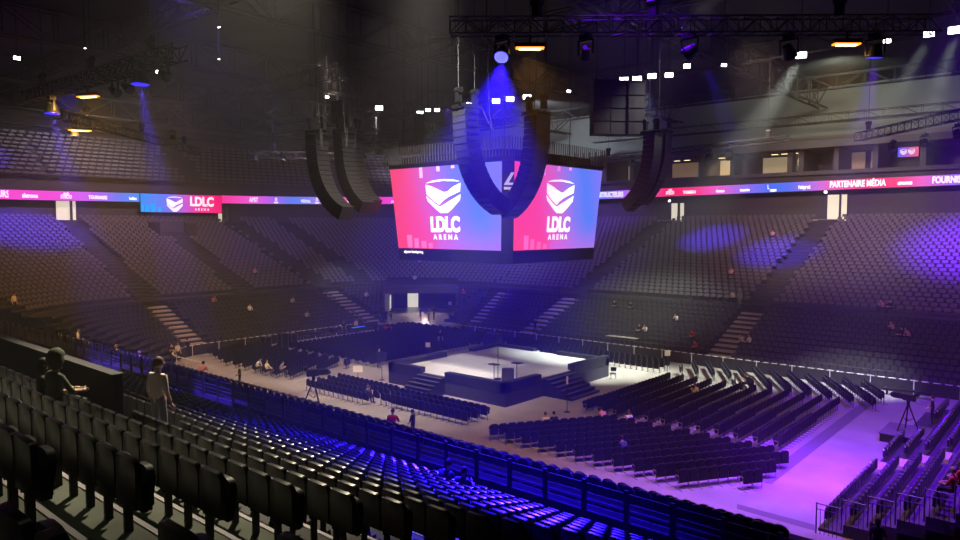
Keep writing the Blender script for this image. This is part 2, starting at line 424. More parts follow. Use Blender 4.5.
# near upper rows
for k in range(-1,NK):
    y,z=nrow(k); x=-7.0-.02; n=0
    while x>-66:
        n+=1
        if not (x<VX+.3 and 4<=k<6): NEAR.append((x,y,z,-PI/2,'up',k,n))
        x-=.485
    x=-4.2; n=0
    while x<0.5:
        n+=1
        if not (k in (-1,0,1) and x>-3.2): NEAR.append((x,y,z,-PI/2,'side',k,n))
        x+=.485
# right end stand: rows run along Y and climb to +X
def erow(k): return (-7.55+.9*k,.12+.36*k)
for k in range(9):
    ex,ez=erow(k); n=0
    y=30.0
    while y<52.5:
        n+=1
        ok=not (37.9<y<39.6) and not (y>44.2 and k<2 and y<48.3) and not (k<1 and y>44)
        if ok: NEAR.append((ex,y,ez,0.0,'end',k,n))
        y+=.53
cand=[]
for c in NEAR:
    u,v,dep=proj((c[0],c[1],c[2]+.7))
    vis=(-25<u<985 and 200<v<560 and dep>.5)
    cand.append((0 if vis else 1,(Vector(c[:3])+Vector((0,0,.6))-CO).length,c))
cand.sort(key=lambda t:(t[0],t[1]))
indiv=[c for f,_,c in cand[:300] if f==0]; rest=[c for f,_,c in cand[300:]]
GRP={'up':'tip-up seats of the stand we look over','side':'tip-up seats of the stand we look over','low':'tip-up seats of the stand we look over','end':'tip-up seats of the stand we look over'}
for (x,y,z,h,kd,k,n) in indiv:
    if kd=='up': lb='black tip-up seat, %s row up from the walkway railing, %s seat left of the stair'%(ordn(NK-k),ordn(n))
    elif kd=='side': lb='black tip-up seat, %s row up from the walkway railing, %s seat right of the stair'%(ordn(NK-k),ordn(n))
    elif kd=='low': lb='dark tip-up seat below the walkway railing, %s row down, %s seat from the right end'%(ordn(11-k),ordn(n))
    else: lb='dark tip-up seat of the side stand by the purple floor, %s row, %s seat'%(ordn(k+1),ordn(n))
    t=thing('stadium_seat',(x,y,z),lb,'seat',GRP[kd],h+PI/2)
    part('backrest',SB,t); part('seat_pan',SP,t); part('frame',SF,t)
nr=MB()
for (x,y,z,h,kd,k,n) in rest: low_seat(nr,x,y,z,h,.455,True)
nr_off=len(fs_.v); fs_.v+=nr.v; fs_.f+=[tuple(i+nr_off for i in f) for f in nr.f]; fs_.m+=[1]*len(nr.f)
o=fs_.build('stadium_seat_mass',[M_farseat,M_seat,M_midseat]); tag(o,'dark tip-up seats filling the stands all round the arena bowl','seats','tip-up seats around the arena bowl','stuff')
# right end stand structure
mb=MB()
for k in range(9):
    ex,ez=erow(k)
    for (ya,yb) in ((29.5,52.8),):
        mb.box(ex-.35,ya,max(0,ez-.5),ex+.55,yb,ez)
struct('end_tier',mb,M_farstep)
mb=MB()
for k in range(9):
    ex,ez=erow(k); mb.box(ex-.33,38.1,ez,ex+.1,39.4,ez+.18)
tag(mb.build('aisle_stairs',M_steplit),kind='structure')
# ---------------- upper-left seating deck ----------------
prof=[(36.8,17.2),(36.8,17.6)]
for k in range(UL): d=37.6+.95*k; prof+=[(d,ul_z(k)),(d+.95,ul_z(k))]
prof+=[(50,25.4)]
struct('balcony_tier',sweep(prof,'b',M_farstep,S1+r0*.6,S3+(S4-S3)*.75),M_farstep)
# ribbon --------------------------------------------------
STOPS=[(-200,(1,.02,.35)),(0,(1,.05,.55)),(60,(.95,.05,.75)),(95,(.55,.12,.95)),(120,(.12,.20,.95)),(150,(.05,.35,1)),(172,(.35,.2,.9)),(190,(.95,.03,.35)),(222,(1,.0,.2)),(250,(.95,.1,.7)),(272,(.5,.12,.95)),(290,(.08,.22,1)),(312,(.25,.25,1)),(335,(.9,.15,.7)),(362,(1,0,.22)),(392,(.95,.06,.75)),(430,(.2,.2,1)),(520,(1,0,.2)),(600,(.10,.2,1)),(628,(.5,.15,.95)),(645,(.95,.1,.5)),(668,(1,0,.14)),(695,(1,.02,.2)),(715,(.95,.08,.6)),(742,(.35,.16,.95)),(770,(.04,.16,1)),(792,(.08,.16,.95)),(812,(.5,.15,.9)),(832,(.95,.1,.55)),(862,(1,.01,.16)),(900,(1,.01,.2)),(922,(.95,.1,.6)),(948,(.45,.14,.9)),(975,(.1,.2,1)),(1200,(1,.02,.3))]
def lerpstops(u):
    for (a,c),(b,e) in zip(STOPS[:-1],STOPS[1:]):
        if u<=b:
            t=max(0,(u-a)/(b-a)); return tuple(c[i]*(1-t)+e[i]*t for i in range(3))
    return STOPS[-1][1]
DR=34.5
def rib_z(x,y): # lower edge, the band climbs slightly towards the far side
    s=(y-25)+(max(0,x+98)); return 15.25+1.35*min(1.0,max(0,s/155.0))
rb=MB(); cols=[]; s=S2-14; prev=None; pts=[]
while s<S5:
    pts.append(s); s+= r0*PI/2/60 if (S1<=s<S2 or S3<=s<S4) else .9
idx=[]
for s in pts:
    x,y,h=bowl(s,DR); z=rib_z(x,y); u,_,dep=proj((x,y,z))
    if dep<1: u=1100
    if x>-12: pass
    rb.v+=[(x,y,z),(x,y,z+1.15)]; cols.append(lerpstops(u if -500<u<1300 else 0))
for i in range(len(pts)-1): rb.f.append((2*i,2*i+2,2*i+3,2*i+1)); rb.m.append(0)
def build_led(mb,name,cf,parent=None):
    me=bpy.data.meshes.new(name); me.from_pydata(mb.v,[],mb.f); me.materials.append(M_led)
    ca=me.color_attributes.new('Col','FLOAT_COLOR','POINT')
    for i in range(len(mb.v)): ca.data[i].color=(*cf(i),1)
    o=bpy.data.objects.new(name,me); col.objects.link(o)
    if parent: o.parent=parent
    return o
ribbon=thing('led_ribbon_display',(-98,40,15),'long curved pink and blue LED ribbon board running round the balcony front','display')
def keep(o,par):
    o.parent=par; o.matrix_parent_inverse=par.matrix_world.inverted() if False else Matrix.Translation(-Vector(par.location)); return o
o=build_led(rb,'led_band',lambda i: cols[i//2]); keep(o,ribbon)
cas=sweep([(DR+.02,15.0),(DR+.3,15.0),(DR+.3,17.0),(DR+.02,17.0)],'c',M_black,S2-14,S4); 
hb=MB(); hs=[]
for i,s in enumerate(pts):
    x,y,h=bowl(s,DR+.25); x2,y2,_=bowl(s,DR+.03); z=rib_z(x2,y2); hb.v+=[(x2,y2,z-.06),(x,y,z-.06),(x,y,z+1.24),(x2,y2,z+1.24)]
    if i: 
        a=4*(i-1)
        for q in range(4): hb.f.append((a+q,a+(q+1)%4,a+4+(q+1)%4,a+4+q)); hb.m.append(0)
o=hb.build('housing',M_black); keep(o,ribbon)
def rib_text(txt,u,size,zoff=.22,off=.0,name='lettering',spacing=1.0):
    # walk path for the s that projects to u
    best=None
    for s in [S2-14+(S5-S2+14)*i/1500 for i in range(1500)]:
        x,y,h=bowl(s,DR-.06); uu,_,dep=proj((x,y,16.5))
        if dep>1 and (best is None or abs(uu-u)<best[0]): best=(abs(uu-u),x,y,h)
    _,x,y,h=best; me=text_mesh(txt,size,.015,off,spacing=spacing); me.materials.append(M_txt)
    o=bpy.data.objects.new(name,me); col.objects.link(o)
    o.location=(x,y,rib_z(x,y)+zoff); o.rotation_euler=(PI/2,0,h-PI/2); o.scale=(.66,1,1); keep(o,ribbon); return o
for t,u,sz in (('FOURNISSEURS',-14,1.1),('alstroma',32,.75),('STECO',66,.62),('TOURNAIRE',98,.62),('holdian',133,.5),('APST',252,.95),('VIRTUAL',305,.6),('CONSTRUCTEURS',360,1.0),('yours',392,.5)):
    rib_text(t,u,sz,.26,.02)
rib_text('elvella',66,.4,.75,.01)
for u in (232,276,316):
    rib_text('o',u,1.0,.5,.03); rib_text('mmm',u,.42,.12,.02)
for t,u,sz in (('CONSTRUCTEURS',607,1.0),('STECO',670,.6),('THOMSON',689,.55),('alstroma',720,.5),('tournaire',745,.5),('ûniquest',804,.62),('PARTENAIRE MÉDIA',857,1.02),('LEPROGRES',905,.42),('FOURNISSEURS',956,1.0)):
    rib_text(t,u,sz,.28,.03)
rib_text('elvella',670,.35,.78,.01); rib_text('L',768,.7,.45,.02); rib_text('UMMM',773,.4,.1,.02)
# the taller LDLC panel hanging below the ribbon
pA=onx(140,195,-97.9); pB=onx(221,195,-97.9)
lp=thing('led_logo_screen',(-97.9,(pA.y+pB.y)/2,15.2),'blue to red LDLC ARENA screen hanging lower than the ribbon, left end','screen')
W2=(pB.y-pA.y); mb=MB(); 
NXs=24
for i in range(NXs+1):
    y=-W2/2+W2*i/NXs; mb.v+=[(.1,y,-1.15),(.1,y,1.35)]
for i in range(NXs): mb.f.append((2*i,2*i+2,2*i+3,2*i+1)); mb.m.append(0)
def lc(i):
    t=(i//2)/NXs; S=[(0,(.02,.3,1)),(.3,(.15,.2,.95)),(.5,(.55,.12,.8)),(.68,(1,.02,.35)),(1,(1,0,.15))]
    for (a,c),(b,e) in zip(S[:-1],S[1:]):
        if t<=b: q=(t-a)/(b-a); return tuple(c[j]*(1-q)+e[j]*q for j in range(3))
build_led(mb,'screen_panel',lc,lp)
MB().box(-.15,-W2/2-.05,-1.2,.08,W2/2+.05,1.4).build('housing',M_black,lp)
mb=MB()
for a,b,c in ((.01,.035,1.0),(.05,.10,.9),(.12,.17,1.1),(.2,.24,.6)): mb.box(.11,-W2/2+W2*a,-1.1,.13,-W2/2+W2*b,-1.1+c)
mb.build('bar_graphic',M_cyan,lp)
def emblem(mb,M,s):
    # winged bowl emblem: outer shield ring, swoosh bands (flat polygons extruded)
    E=lambda poly: mb.prism([(x*s,z*s) for x,z in poly],-.02,.02,0,M)
    E([(-1,.62),(-.97,.10),(-.6,-.25),(-.25,-.5),(-.05,-.3),(.3,-.08),(.95,.18),(1,.62),(.6,.45),(.25,.2),(0,.17),(-.55,.45)])
    E([(-1,-.02),(-.6,-.38),(-.25,-.62),(-.1,-.55),(.25,-.36),(.98,.02),(.92,-.28),(.48,-.72),(.2,-.95),(-.2,-.95),(-.55,-.65),(-.92,-.28)])
    E([(-.98,.70),(-.6,.82),(0,.87),(.6,.82),(.98,.70),(.6,.73),(0,.78),(-.6,.73)])
def sgn(parent,txt,size,loc,rot,off,spacing=1.0,name='lettering',m=None):
    me=text_mesh(txt,size,.012,off,spacing=spacing); me.transform(Matrix.Diagonal((.85,1,1,1))); me.materials.append(m or M_txt); return part(name,me,parent,loc=loc,rot=rot)
sgn(lp,'LDLC',1.75,(.14,W2*.24,-.15),(PI/2,0,PI/2),.075)
sgn(lp,'ARENA',.5,(.14,W2*.24,-.85),(PI/2,0,PI/2),.01,1.9)
mb=MB(); emblem(mb,Matrix.Translation((.16,-W2*.10,.05))@Matrix.Rotation(PI/2,4,'Z'),1.15); mb.build('emblem',M_txt,lp)
# concourse doors (the panel itself emits the corridor light)
def glow_door(n,p,h,w=1.9,hh=2.7):
    M=Matrix.Translation((p[0],p[1],12.75))@Matrix.Rotation(h-PI/2,4,'Z'); mb=MB()
    mb.box(-w/2,-.10,0,w/2,-.03,hh,M=M); struct('door_%d'%n,mb,M_room)
    mb=MB()
    mb.box(-w/2-.1,-.16,0,-w/2,-.02,hh+.12,M=M); mb.box(w/2,-.16,0,w/2+.1,-.02,hh+.12,M=M); mb.box(-w/2-.1,-.16,hh,w/2+.1,-.02,hh+.12,M=M)
    mb.box(w*.18,-.9,0,w*.22,-.16,hh,M=M)
    struct('trim_door',mb,M_wall)
    t=thing('exit_lamp',M@Vector((-w/2-.2,-.2,hh+.35)),'small white lamp above the lit concourse doorway, %s'%{3:'behind the right stair',4:'right of the cube',5:'at the far left',6:'under the logo screen'}[n],'lamp','doorway lamps'); mb=MB(); mb.box(-.15,-.12,-.12,.15,.0,.12); mb.build('lamp_body',M_white,t); mb=MB(); mb.box(-.13,-.15,-.10,.13,-.121,.10); mb.build('lens',M_lensW,t)
glow_door(3,(-24.2,YF+36),PI/2,2.2,3.2); glow_door(4,(-45.0,YF+36),PI/2,1.9,2.6); glow_door(5,(XL-36,33.9),PI,2.3,2.6); glow_door(6,(XL-36,55.6),PI,1.9,2.4)
# pale strip fronts by those doors (landings)
mb=MB(); mb.box(-26.4,YF+33.8,12.75,-22.9,YF+34.1,12.95); mb.box(-47,YF+33.8,12.75,-43.6,YF+34.1,12.95); struct('trim_3',mb,M_steplit)
# ---------------- suites over the far side ----------------
SX0=-60
mb=MB(); mb.box(SX0,93.6,17.2,XR,94.0,18.9); mb.box(SX0,94,17.2,XR,101,17.9); struct('balcony_front',mb,M_wall)
mb=MB(); mb.box(SX0,93.2,21.7,XR,101,22.5); mb.box(SX0,100.8,17.9,XR,101,22.0); struct('suite_ceiling',mb,M_wall)
# dividers and room walls that emit their light: (u0,u1,material)
mb=MB(); lit=MB(); lit2=MB()
def X_at(u): return ony(u,160,99).x
for (u0,u1,k) in ((598,616,1),(624,642,0),(668,700,1),(702,712,1),(716,744,0),(758,800,0),(848,862,1),(868,880,1)):
    xa,xb=X_at(u0),X_at(u1); (lit if k==0 else lit2).box(xa,100.5,17.9,xb,100.7,21.5)
struct('wall_suite_glow',lit,mat('suite_glow_wall',(.5,.42,.28),.8,emit=(.7,.55,.32),es=.38)); struct('wall_suite_warm_glow',lit2,M_roomw)
for u in (596,620,646,666,714,745,757,801,812,846,884,930): 
    x=X_at(u); mb.box(x-.3,94.5,17.9,x+.3,100.8,21.7)
struct('wall_suite',mb,M_wall)
for i,(u,nm) in enumerate(((677,'over the warm suite'),(687,'beside the warm suite lamp'),(722,'over the bright suite'),(729,'over the bright suite table'),(775,'over the wide suite'),(785,'mid of the wide suite'),(795,'end of the wide suite'))):
    p=ony(u,161 if u<700 else (152 if u<740 else 145),96); t=thing('ceiling_lamp',(p.x,p.y,21.6),'small recessed ceiling lamp %s'%nm,'lamp','suite ceiling lamps'); MB().box(-.45,-.2,-.14,.45,.2,.08).build('lamp_body',M_grey,t); MB().box(-.4,-.15,-.17,.4,.15,-.141).build('lens',mat('suite_lens',(1,.8,.5),.4,emit=(1,.75,.4),es=3),t)
spot('suite_light',(-39,97,21.3),(-39,99,18),500,(1,.75,.45),150,.5,.3); spot('suite_light',(-29,97,21.3),(-29,99,18),500,(1,.85,.6),150,.5,.3)
tv=ony(908,151.5,100); t=thing('wall_television',(tv.x,100.3,tv.z),'small wall television with blue and red picture high on right','television'); 
mb=MB(); 
for i in range(9):
    for j in (0,1): mb.v.append((-1.1+2.2*i/8,-.16,-.62+1.24*j))
for i in range(8): mb.f.append((2*i,2*i+2,2*i+3,2*i+1)); mb.m.append(0)
MB().box(-1.15,-.14,-.67,1.15,.1,.67).build('casing',M_black,t); build_led(mb,'screen_panel',lambda i:(.15+.85*(i//2)/8,.12,1-.8*(i//2)/8),t)
mb=MB(); emblem(mb,Matrix.Translation((.35,-.19,0)),.36); emblem(mb,Matrix.Translation((-.5,-.19,0)),.36); mb.build('emblem',M_txt,t)
# suite furniture glimpses: high chairs and bar tables
for i,u in enumerate((603,609,720,728,770,778,786,792)):
    p=ony(u,168,96.5); t=thing('bar_stool',(p.x,96.5,17.9),'dark bar stool behind the balcony rail, %s along from the cube'%ordn(i+1),'stool','bar stools in the suites')
    mb=MB(); mb.tube((0,0,0),(0,0,.8),.04); mb.tube((0,0,0),(0,0,.03),.22,10); mb.build('leg',M_grey,t); mb=MB(); mb.box(-.22,-.22,.8,.22,.22,.9); mb.box(-.22,.16,.9,.22,.22,1.3); mb.build('seat',mat('cream_seat',(.6,.5,.4),.6),t)
# upper walls & roof
mb=MB(); mb.box(-128,102,17,20,102.6,31); struct('wall_back',mb,M_hall)
mb=MB(); mb.box(-128,-30,17,-127.4,102,31); struct('wall_left',mb,M_wall)
mb=MB(); mb.box(-128,-40,30.5,20,103,31.2); struct('ceiling',mb,M_roof)
mb=MB(); mb.box(19.5,-40,0,20,103,31); struct('wall_right',mb,M_wall)
mb=MB(); mb.box(-128,-40.6,0,20,-40,31); struct('wall_near',mb,M_wall)
# roof girders
def truss(mb,a,b,hgt,wid,bay,r,rl=None):
    a=Vector(a); b=Vector(b); d=(b-a); L=d.length; d.normalize(); sd=d.cross(Vector((0,0,1))).normalized(); rl=rl or r*.55
    ch=[]
    for sx in (-.5,.5):
        for sz in (0,1):
            o=sd*wid*sx+Vector((0,0,hgt*sz)); ch.append(o); mb.tube(a+o,b+o,r,6)
    n=max(2,int(L/bay))
    for i in range(n):
        p=a+d*(L*i/n); q=a+d*(L*(i+1)/n)
        for (i0,i1) in ((0,1),(2,3),(0,2),(1,3)):
            A,B=(ch[i0],ch[i1]) if i%2==0 else (ch[i1],ch[i0]); mb.tube(p+A,q+B,rl,4)
            mb.tube(p+ch[i0],p+ch[i1],rl,4)
for i,x in enumerate((-108,-88,-68,-48,-28,-8)):
    mb=MB(); truss(mb,(x,-10,27.6),(x,101,27.6),2.6,1.0,4.0,.11); struct('roof_girder',mb,M_steel)
for i,y in enumerate((28,50,72,92)):
    mb=MB(); truss(mb,(-126,y,28.4),(18,y,28.4),1.6,.8,3.0,.08); struct('roof_girder',mb,M_steel)
for i,(a,b) in enumerate((((-112,12,26),(-112,95,26)),((-60,97,25.2),(14,97,24.8)))):
    mb=MB(); mb.box(min(a[0],b[0])-.6,min(a[1],b[1])-.6,a[2],max(a[0],b[0])+.6,max(a[1],b[1])+.6,a[2]+.1); truss(mb,(a[0],a[1],a[2]+.1),(b[0],b[1],b[2]+.1),1.1,1.2,2.0,.04); struct('catwalk',mb,M_steel)
#@@PART2
# ---------------- stage ----------------
SXa,SXb,SYa,SYb=-40.9,-29.3,36.3,49.5
stg=thing('square_stage',((SXa+SXb)/2,(SYa+SYb)/2,0),'low square stage with pale grey deck, black skirts and black stairs, in mid-floor','stage')
ox,oy=(SXa+SXb)/2,(SYa+SYb)/2
def lb(mb,x0,y0,z0,x1,y1,z1): mb.box(x0-ox,y0-oy,z0,x1-ox,y1-oy,z1); return mb
lb(MB(),SXa,SYa,0,SXb,SYb,1.2).build('skirt',M_blackc,stg)
lb(MB(),SXa+.3,SYa+.3,1.2,SXb-.3,SYb-.3,1.25).build('deck',M_stage,stg)
mb=MB()
for y in (39.5,42.8,46.1): lb(mb,SXa+.3,y-.02,1.25,SXb-.3,y+.02,1.253)
mb.build('deck_seam',M_white,stg)
for (x0,y0,x1,y1,h) in ((SXa,SYa,-37.4,SYa+.5,1.62),(-34.9,SYa,SXb,SYa+.5,1.62),(SXb-.5,SYa,SXb,40.3,1.62),(SXb-.5,44.4,SXb,SYb,1.7),(SXa,SYa,SXa+.5,42.3,1.62),(SXa,45.6,SXa+.5,SYb,1.5),(SXa,SYb-.5,-36.5,SYb,1.5),(-34,SYb-.5,SXb,SYb,1.55)):
    lb(MB(),x0-.02,y0-.02,.9,x1+.02,y1+.02,h).build('raised_edge',M_black,stg,bevel=.03)
for nm,(x0,y0,x1,y1),ax in (('l',(-37.4,33.9,-34.9,36.3),'y'),('r',(-29.3,40.6,-26.9,44.2),'x')):
    mb=MB(); ns=6
    for i in range(ns):
        h=1.2*(ns-i)/ns-.02*0
        if ax=='y': y1b=SYa-.4*i; lb(mb,x0,y1b-.4,0,x1,y1b,h-.02 if i else 1.18)
        else: xb=SXb+.4*i; lb(mb,xb,y0,0,xb+.4,y1,h-.02 if i else 1.18)
    stp=mb.build('stairs',M_black,stg)
    mb=MB()
    for i in range(ns):
        h=1.2*(ns-i)/ns-.02
        if ax=='y': y1b=SYa-.4*i; lb(mb,x0,y1b-.4,h,x1,y1b-.28,h+.015)
        else: xb=SXb+.4*i; lb(mb,xb+.28,y0,h,xb+.4,y1,h+.015)
    mb.build('step_edge',M_grey,stp)
# ---------------- floor chairs ----------------
cb=rslab(.49,.64,.07,.15,z0=.32,curve=.03,n=4).mesh('backrest',M_chair,True); shade_auto(cb)
p=rslab(.44,.44,.10,.10,z0=0,n=3); Mx=Matrix.Translation((0,.20,.36))@Matrix.Rotation(R(-16),4,'X')
p.v=[tuple(Mx@Vector(v)) for v in p.v]; cp=p.mesh('seat_pan',M_chair,True); shade_auto(cp)
mb=MB()
for sx in (-.24,.24): mb.tube((sx,0,.02),(sx,0,.60),.018,5)
mb.box(-.26,-.30,0,-.22,.28,.025); mb.box(-.26,-.03,.58,-.22,.26,.62); mb.box(-.24,-.01,.36,.24,.03,.40)
cf=mb.mesh('frame',M_chairf)
floor_chairs=[]
def addrow(x0,y0,dx,dy,fx,fy,test,blk,row,step=.53,n=40):
    q=0
    for i in range(-2,n):
        x=x0+dx*step*i; y=y0+dy*step*i
        if test(x,y): q+=1; floor_chairs.append((x,y,math.atan2(fy,fx)-PI/2,blk,row,q))
for i in range(16):
    addrow(-25.2+1.13*i,30.2,.54,.84,-.84,.54,lambda x,y:30<y<36.5 and -25.7<x<-11.1 and y<31.4+(x+25.2)*1.5 and y>30+ max(0,(x+13.2))*1.2,'A',i+1)
for i in range(12):
    addrow(-24.4+1.09*i,38.7,0,1,-1,0,lambda x,y:38.5<y<50.2,'B',i+1,step=.52)
for i in range(-2,11):
    addrow(-22.5+1.32*i,51.6,-.49,.87,-.87,-.49,lambda x,y:51.4<y<57.3 and -25.3<x<-10.4 and not(x<-20 and y<53.2),'C',i+3)
for i in range(-3,12):
    addrow(-48.2-1.52*i,30.4,-.49,.87,.87,.49,lambda x,y:30.3<y<37.9 and -62.4<x<-47.4 and y>31+max(0,(-56-x))*.3,'D',i+5)
for i in range(-5,16):
    addrow(-50.0-1.13*i,52.5,.54,.84,.84,-.54,lambda x,y:52.4<y<57.4 and -61.5<x<-46.3,'G',i+6)
for i in range(13):
    addrow(-46.6-.98*i,39.4,0,1,1,0,lambda x,y:39.2<y<51.6,'F',i+1)
for i in range(4):
    addrow(-43.2,33.4-.95*i,1,0,0,1,lambda x,y:-43.6<x<-36.6,'E',i+1)
    addrow(-35.3,33.1-.9*i,1,0,0,1,lambda x,y:-36<x<-28.4+.5*(i==3) and i<3,'K',i+1)
    addrow(-45.6,53.4+.95*i,1,0,0,-1,lambda x,y:-46<x<(-27.0 if i<3 else -34),'H',i+1)
BN={'A':'near-right block by the purple floor','B':'right-hand block facing the stage side','C':'far-right block by the far barrier','D':'left block beyond the near aisle','E':'short block by the film camera','K':'short block before the left stage stairs','F':'dense block left of the stage','G':'block before the corner tunnel','H':'rows behind the stage'}
fc=sorted(floor_chairs,key=lambda c:(Vector((c[0],c[1],.5))-CO).length)
def inview(c): u,v,d=proj((c[0],c[1],.6)); return -10<u<970 and v<548
near=[c for c in fc if inview(c)][:300]; ns_=set((c[0],c[1]) for c in near)
for (x,y,h,b,r,q) in near:
    t=thing('event_chair',(x,y,0),'black padded chair, %s, %s row, %s chair'%(BN[b],ordn(r),ordn(q)),'chair','linked black chairs on the arena floor',h)
    part('backrest',cb,t); part('seat_pan',cp,t); part('frame',cf,t)
cm=MB()
for (x,y,h,b,r,q) in fc:
    if (x,y) in ns_: continue
    low_seat(cm,x,y,.02,h-PI/2,.46,True); c_,s_=math.cos(h),math.sin(h)
    M=Matrix.Translation((x,y,0))@Matrix.Rotation(h,4,'Z')
    cm.box(-.25,-.03,0,-.21,.03,.42,1,M); cm.box(-.26,-.26,0,-.21,.22,.03,1,M)
tag(cm.build('event_chair_mass',[M_chair,M_chairf]),'black linked chairs massed in far floor blocks left, behind and right of stage','chairs','linked black chairs on the arena floor','stuff')
# ---------------- video cube ----------------
cx,cy=-35.35,42.65
cube=thing('video_cube',(cx,cy,9.9),'hanging centre video cube with red to blue LDLC ARENA screens','scoreboard')
zt,zb_=6.45,.5; AT,AB=6.05,5.62; CH=.6
def ring(a,c,z): return [(-a+c,-a,z),(a-c,-a,z),(a,-a+c,z),(a,a-c,z),(a-c,a,z),(-a+c,a,z),(-a,a-c,z),(-a,-a+c,z)]
def loft(rings,cap=True):
    mb=MB(); vs=[]; n=8
    for r_ in rings: vs+=r_
    fs=[]
    for i in range(len(rings)-1):
        for k in range(n): fs.append((i*n+k,i*n+(k+1)%n,(i+1)*n+(k+1)%n,(i+1)*n+k))
    if cap: fs+=[tuple(range(n-1,-1,-1)),tuple(range((len(rings)-1)*n,len(rings)*n))]
    mb.add(vs,fs); return mb
loft([ring(AB-.05,CH,zb_-.05),ring(AT-.05,CH,zt+.05)]).build('housing',M_black,cube)
loft([ring(AB+.0,CH,-.4),ring(AB+.05,CH,zb_-.05)]).build('lower_skirt',M_black,cube)
loft([ring(AT+.1,CH,zt+.05),ring(AT+.1,CH,zt+.35)]).build('upper_band',M_black,cube)
SCR=[(0,(1,.05,.16)),(.22,(.98,.06,.28)),(.42,(.72,.12,.62)),(.62,(.22,.20,.95)),(.8,(.08,.22,1)),(1,(.22,.2,.98))]
def scol(t,v,flip):
    t2=t+(v-.5)*.18+(.0 if not flip else -.05)
    t2=min(1,max(0,t2)); 
    for (a,c),(b,e) in zip(SCR[:-1],SCR[1:]):
        if t2<=b: q=(t2-a)/(b-a); c3=[c[j]*(1-q)+e[j]*q for j in range(3)]; break
    if v<.3 and t>.4: k=(.3-v)/.3*.6; c3=[c3[0]*(1-k)+.62*k,c3[1]*(1-k)+.16*k,c3[2]*(1-k)+.8*k]
    return tuple(c3)
for f in range(4):
    mb=MB(); NX,NZ=16,8
    rot=Matrix.Rotation(PI/2*f,4,'Z'); cc=[]
    for i in range(NX+1):
        for j in range(NZ+1):
            t=i/NX; v=j/NZ; a=AB+(AT-AB)*v; hw=a-CH+.05
            mb.v.append(tuple(rot@Vector((-hw+2*hw*t,-a-.04,zb_+(zt-zb_)*v)))); cc.append(scol(t,v,f==1))
    for i in range(NX):
        for j in range(NZ): k=i*(NZ+1)+j; mb.f.append((k,k+NZ+1,k+NZ+2,k+1)); mb.m.append(0)
    scp=build_led(mb,'screen_panel',lambda i:cc[i],cube)
    tilt=math.atan((AT-AB)/(zt-zb_))
    def place(me_or_mb,x,z,nm,m):
        a=AB+(AT-AB)*(z-zb_)/(zt-zb_)
        L=rot@Matrix.Translation((x,-a-.08,z))@Matrix.Rotation(tilt+PI/2*0,4,'X')
        if isinstance(me_or_mb,MB):
            me=me_or_mb.mesh(nm,m)
        else: me=me_or_mb; me.materials.append(m); L=L@Matrix.Rotation(PI/2,4,'X')
        o=bpy.data.objects.new(nm,me); col.objects.link(o); o.parent=scp; o.matrix_local=L
    mb=MB(); emblem(mb,Matrix.Diagonal((1.14,1,.88,1)),1.5); place(mb,0,4.35,'emblem',M_txt)
    place(cond(text_mesh('LDLC',1.45,.01,.065)),0,1.8,'lettering',M_txt)
    place(text_mesh('ARENA',.52,.01,.008,spacing=1.7),0,1.2,'lettering',M_txt)
    mb=MB()
    for k_,(w_,h_) in enumerate(((.5,.95),(.45,.7),(.5,.5),(.4,.35))): mb.box(-4.0+k_*.75,-.0,0,-4.0+k_*.75+w_,.012,h_)
    place(mb,0,.56,'bar_graphic',mat('screen_pink',(1,.2,.4),.5,emit=(1,.10,.32),es=1.0))
    mb=MB(); 
    for x0,h_ in ((-2.3,.75),(-.55,.35),(.9,.2)): mb.box(x0,0,-h_,x0+.3,.012,0)
    place(mb,0,zt-.03,'bar_graphic',mat('screen_lilac',(1,.5,.9),.5,emit=(.8,.22,.8),es=1.0))
    # crown of upright fins
    mb=MB(); n=44
    for i in range(n+1):
        x=-(AT+.1)+ (2*AT+.2)*i/n; arch=.55*(1-(2*i/n-1)**2)*0
        p0=rot@Vector((x,-AT-.12,zt+.3)); p1=rot@Vector((x*1.0,-AT-.16,zt+1.6)); mb.tube(p0,p1,.04,4)
    mb.build('fin_crown',M_grey if False else mat('fin_metal',(.09,.09,.10),.45,.3),cube)
loft([ring(AT-.6,CH,zt+.3),ring(AT-.6,CH,zt+.9)]).build('winch_deck',M_black,cube)
# corner panel mark (lightning-like S) on near corner
cmx=Matrix.Translation((AT-CH/2+.09,-(AT-CH/2)-.09,0))@Matrix.Rotation(PI/4,4,'Z')
mb=MB(); MM=cmx@Matrix.Translation((0,-.0,zt-1.7))@Matrix.Scale(1.0,4)
mb.prism([(-.30,.15),(.18,.95),(.40,.95),(.02,.28),(.36,.28),(.36,.12),(-.28,.12)],-.04,.02,0,MM); mb.prism([(.42,-.02),(-.05,-.85),(-.28,-.85),(.1,-.18),(-.3,-.18),(-.3,0)],-.04,.02,0,MM)
mb.build('corner_mark',mat('pale_mark',(.7,.7,.75),.5,emit=(.4,.4,.5),es=.5),cube)
me=text_mesh('LO',.42,.01,.01); me.materials.append(MATS['pale_mark']); o=part('lettering',me,cube); o.matrix_local=cmx@Matrix.Translation((0,-.02,zt-2.9))@Matrix.Rotation(PI/2,4,'X')
me=text_mesh('AR',.3,.01,.01); me.materials.append(MATS['pale_mark']); o=part('lettering',me,cube); o.matrix_local=cmx@Matrix.Translation((0,-.02,zt-3.3))@Matrix.Rotation(PI/2,4,'X')
me=text_mesh('algeco landspring',.3,.01,.0); me.materials.append(M_txt); o=part('lettering',me,cube); o.location=(-3.4,-AB-.07,.15); o.rotation_euler=(PI/2,0,0)
for x,y in ((-4,-4),(4,-4),(4,4),(-4,4),(0,-4.5),(4.5,0)): MB().tube((x,y,zt+.8),(x*1.05,y*1.05,20.5),.03,5).build('hoist_cable',M_steel,cube)
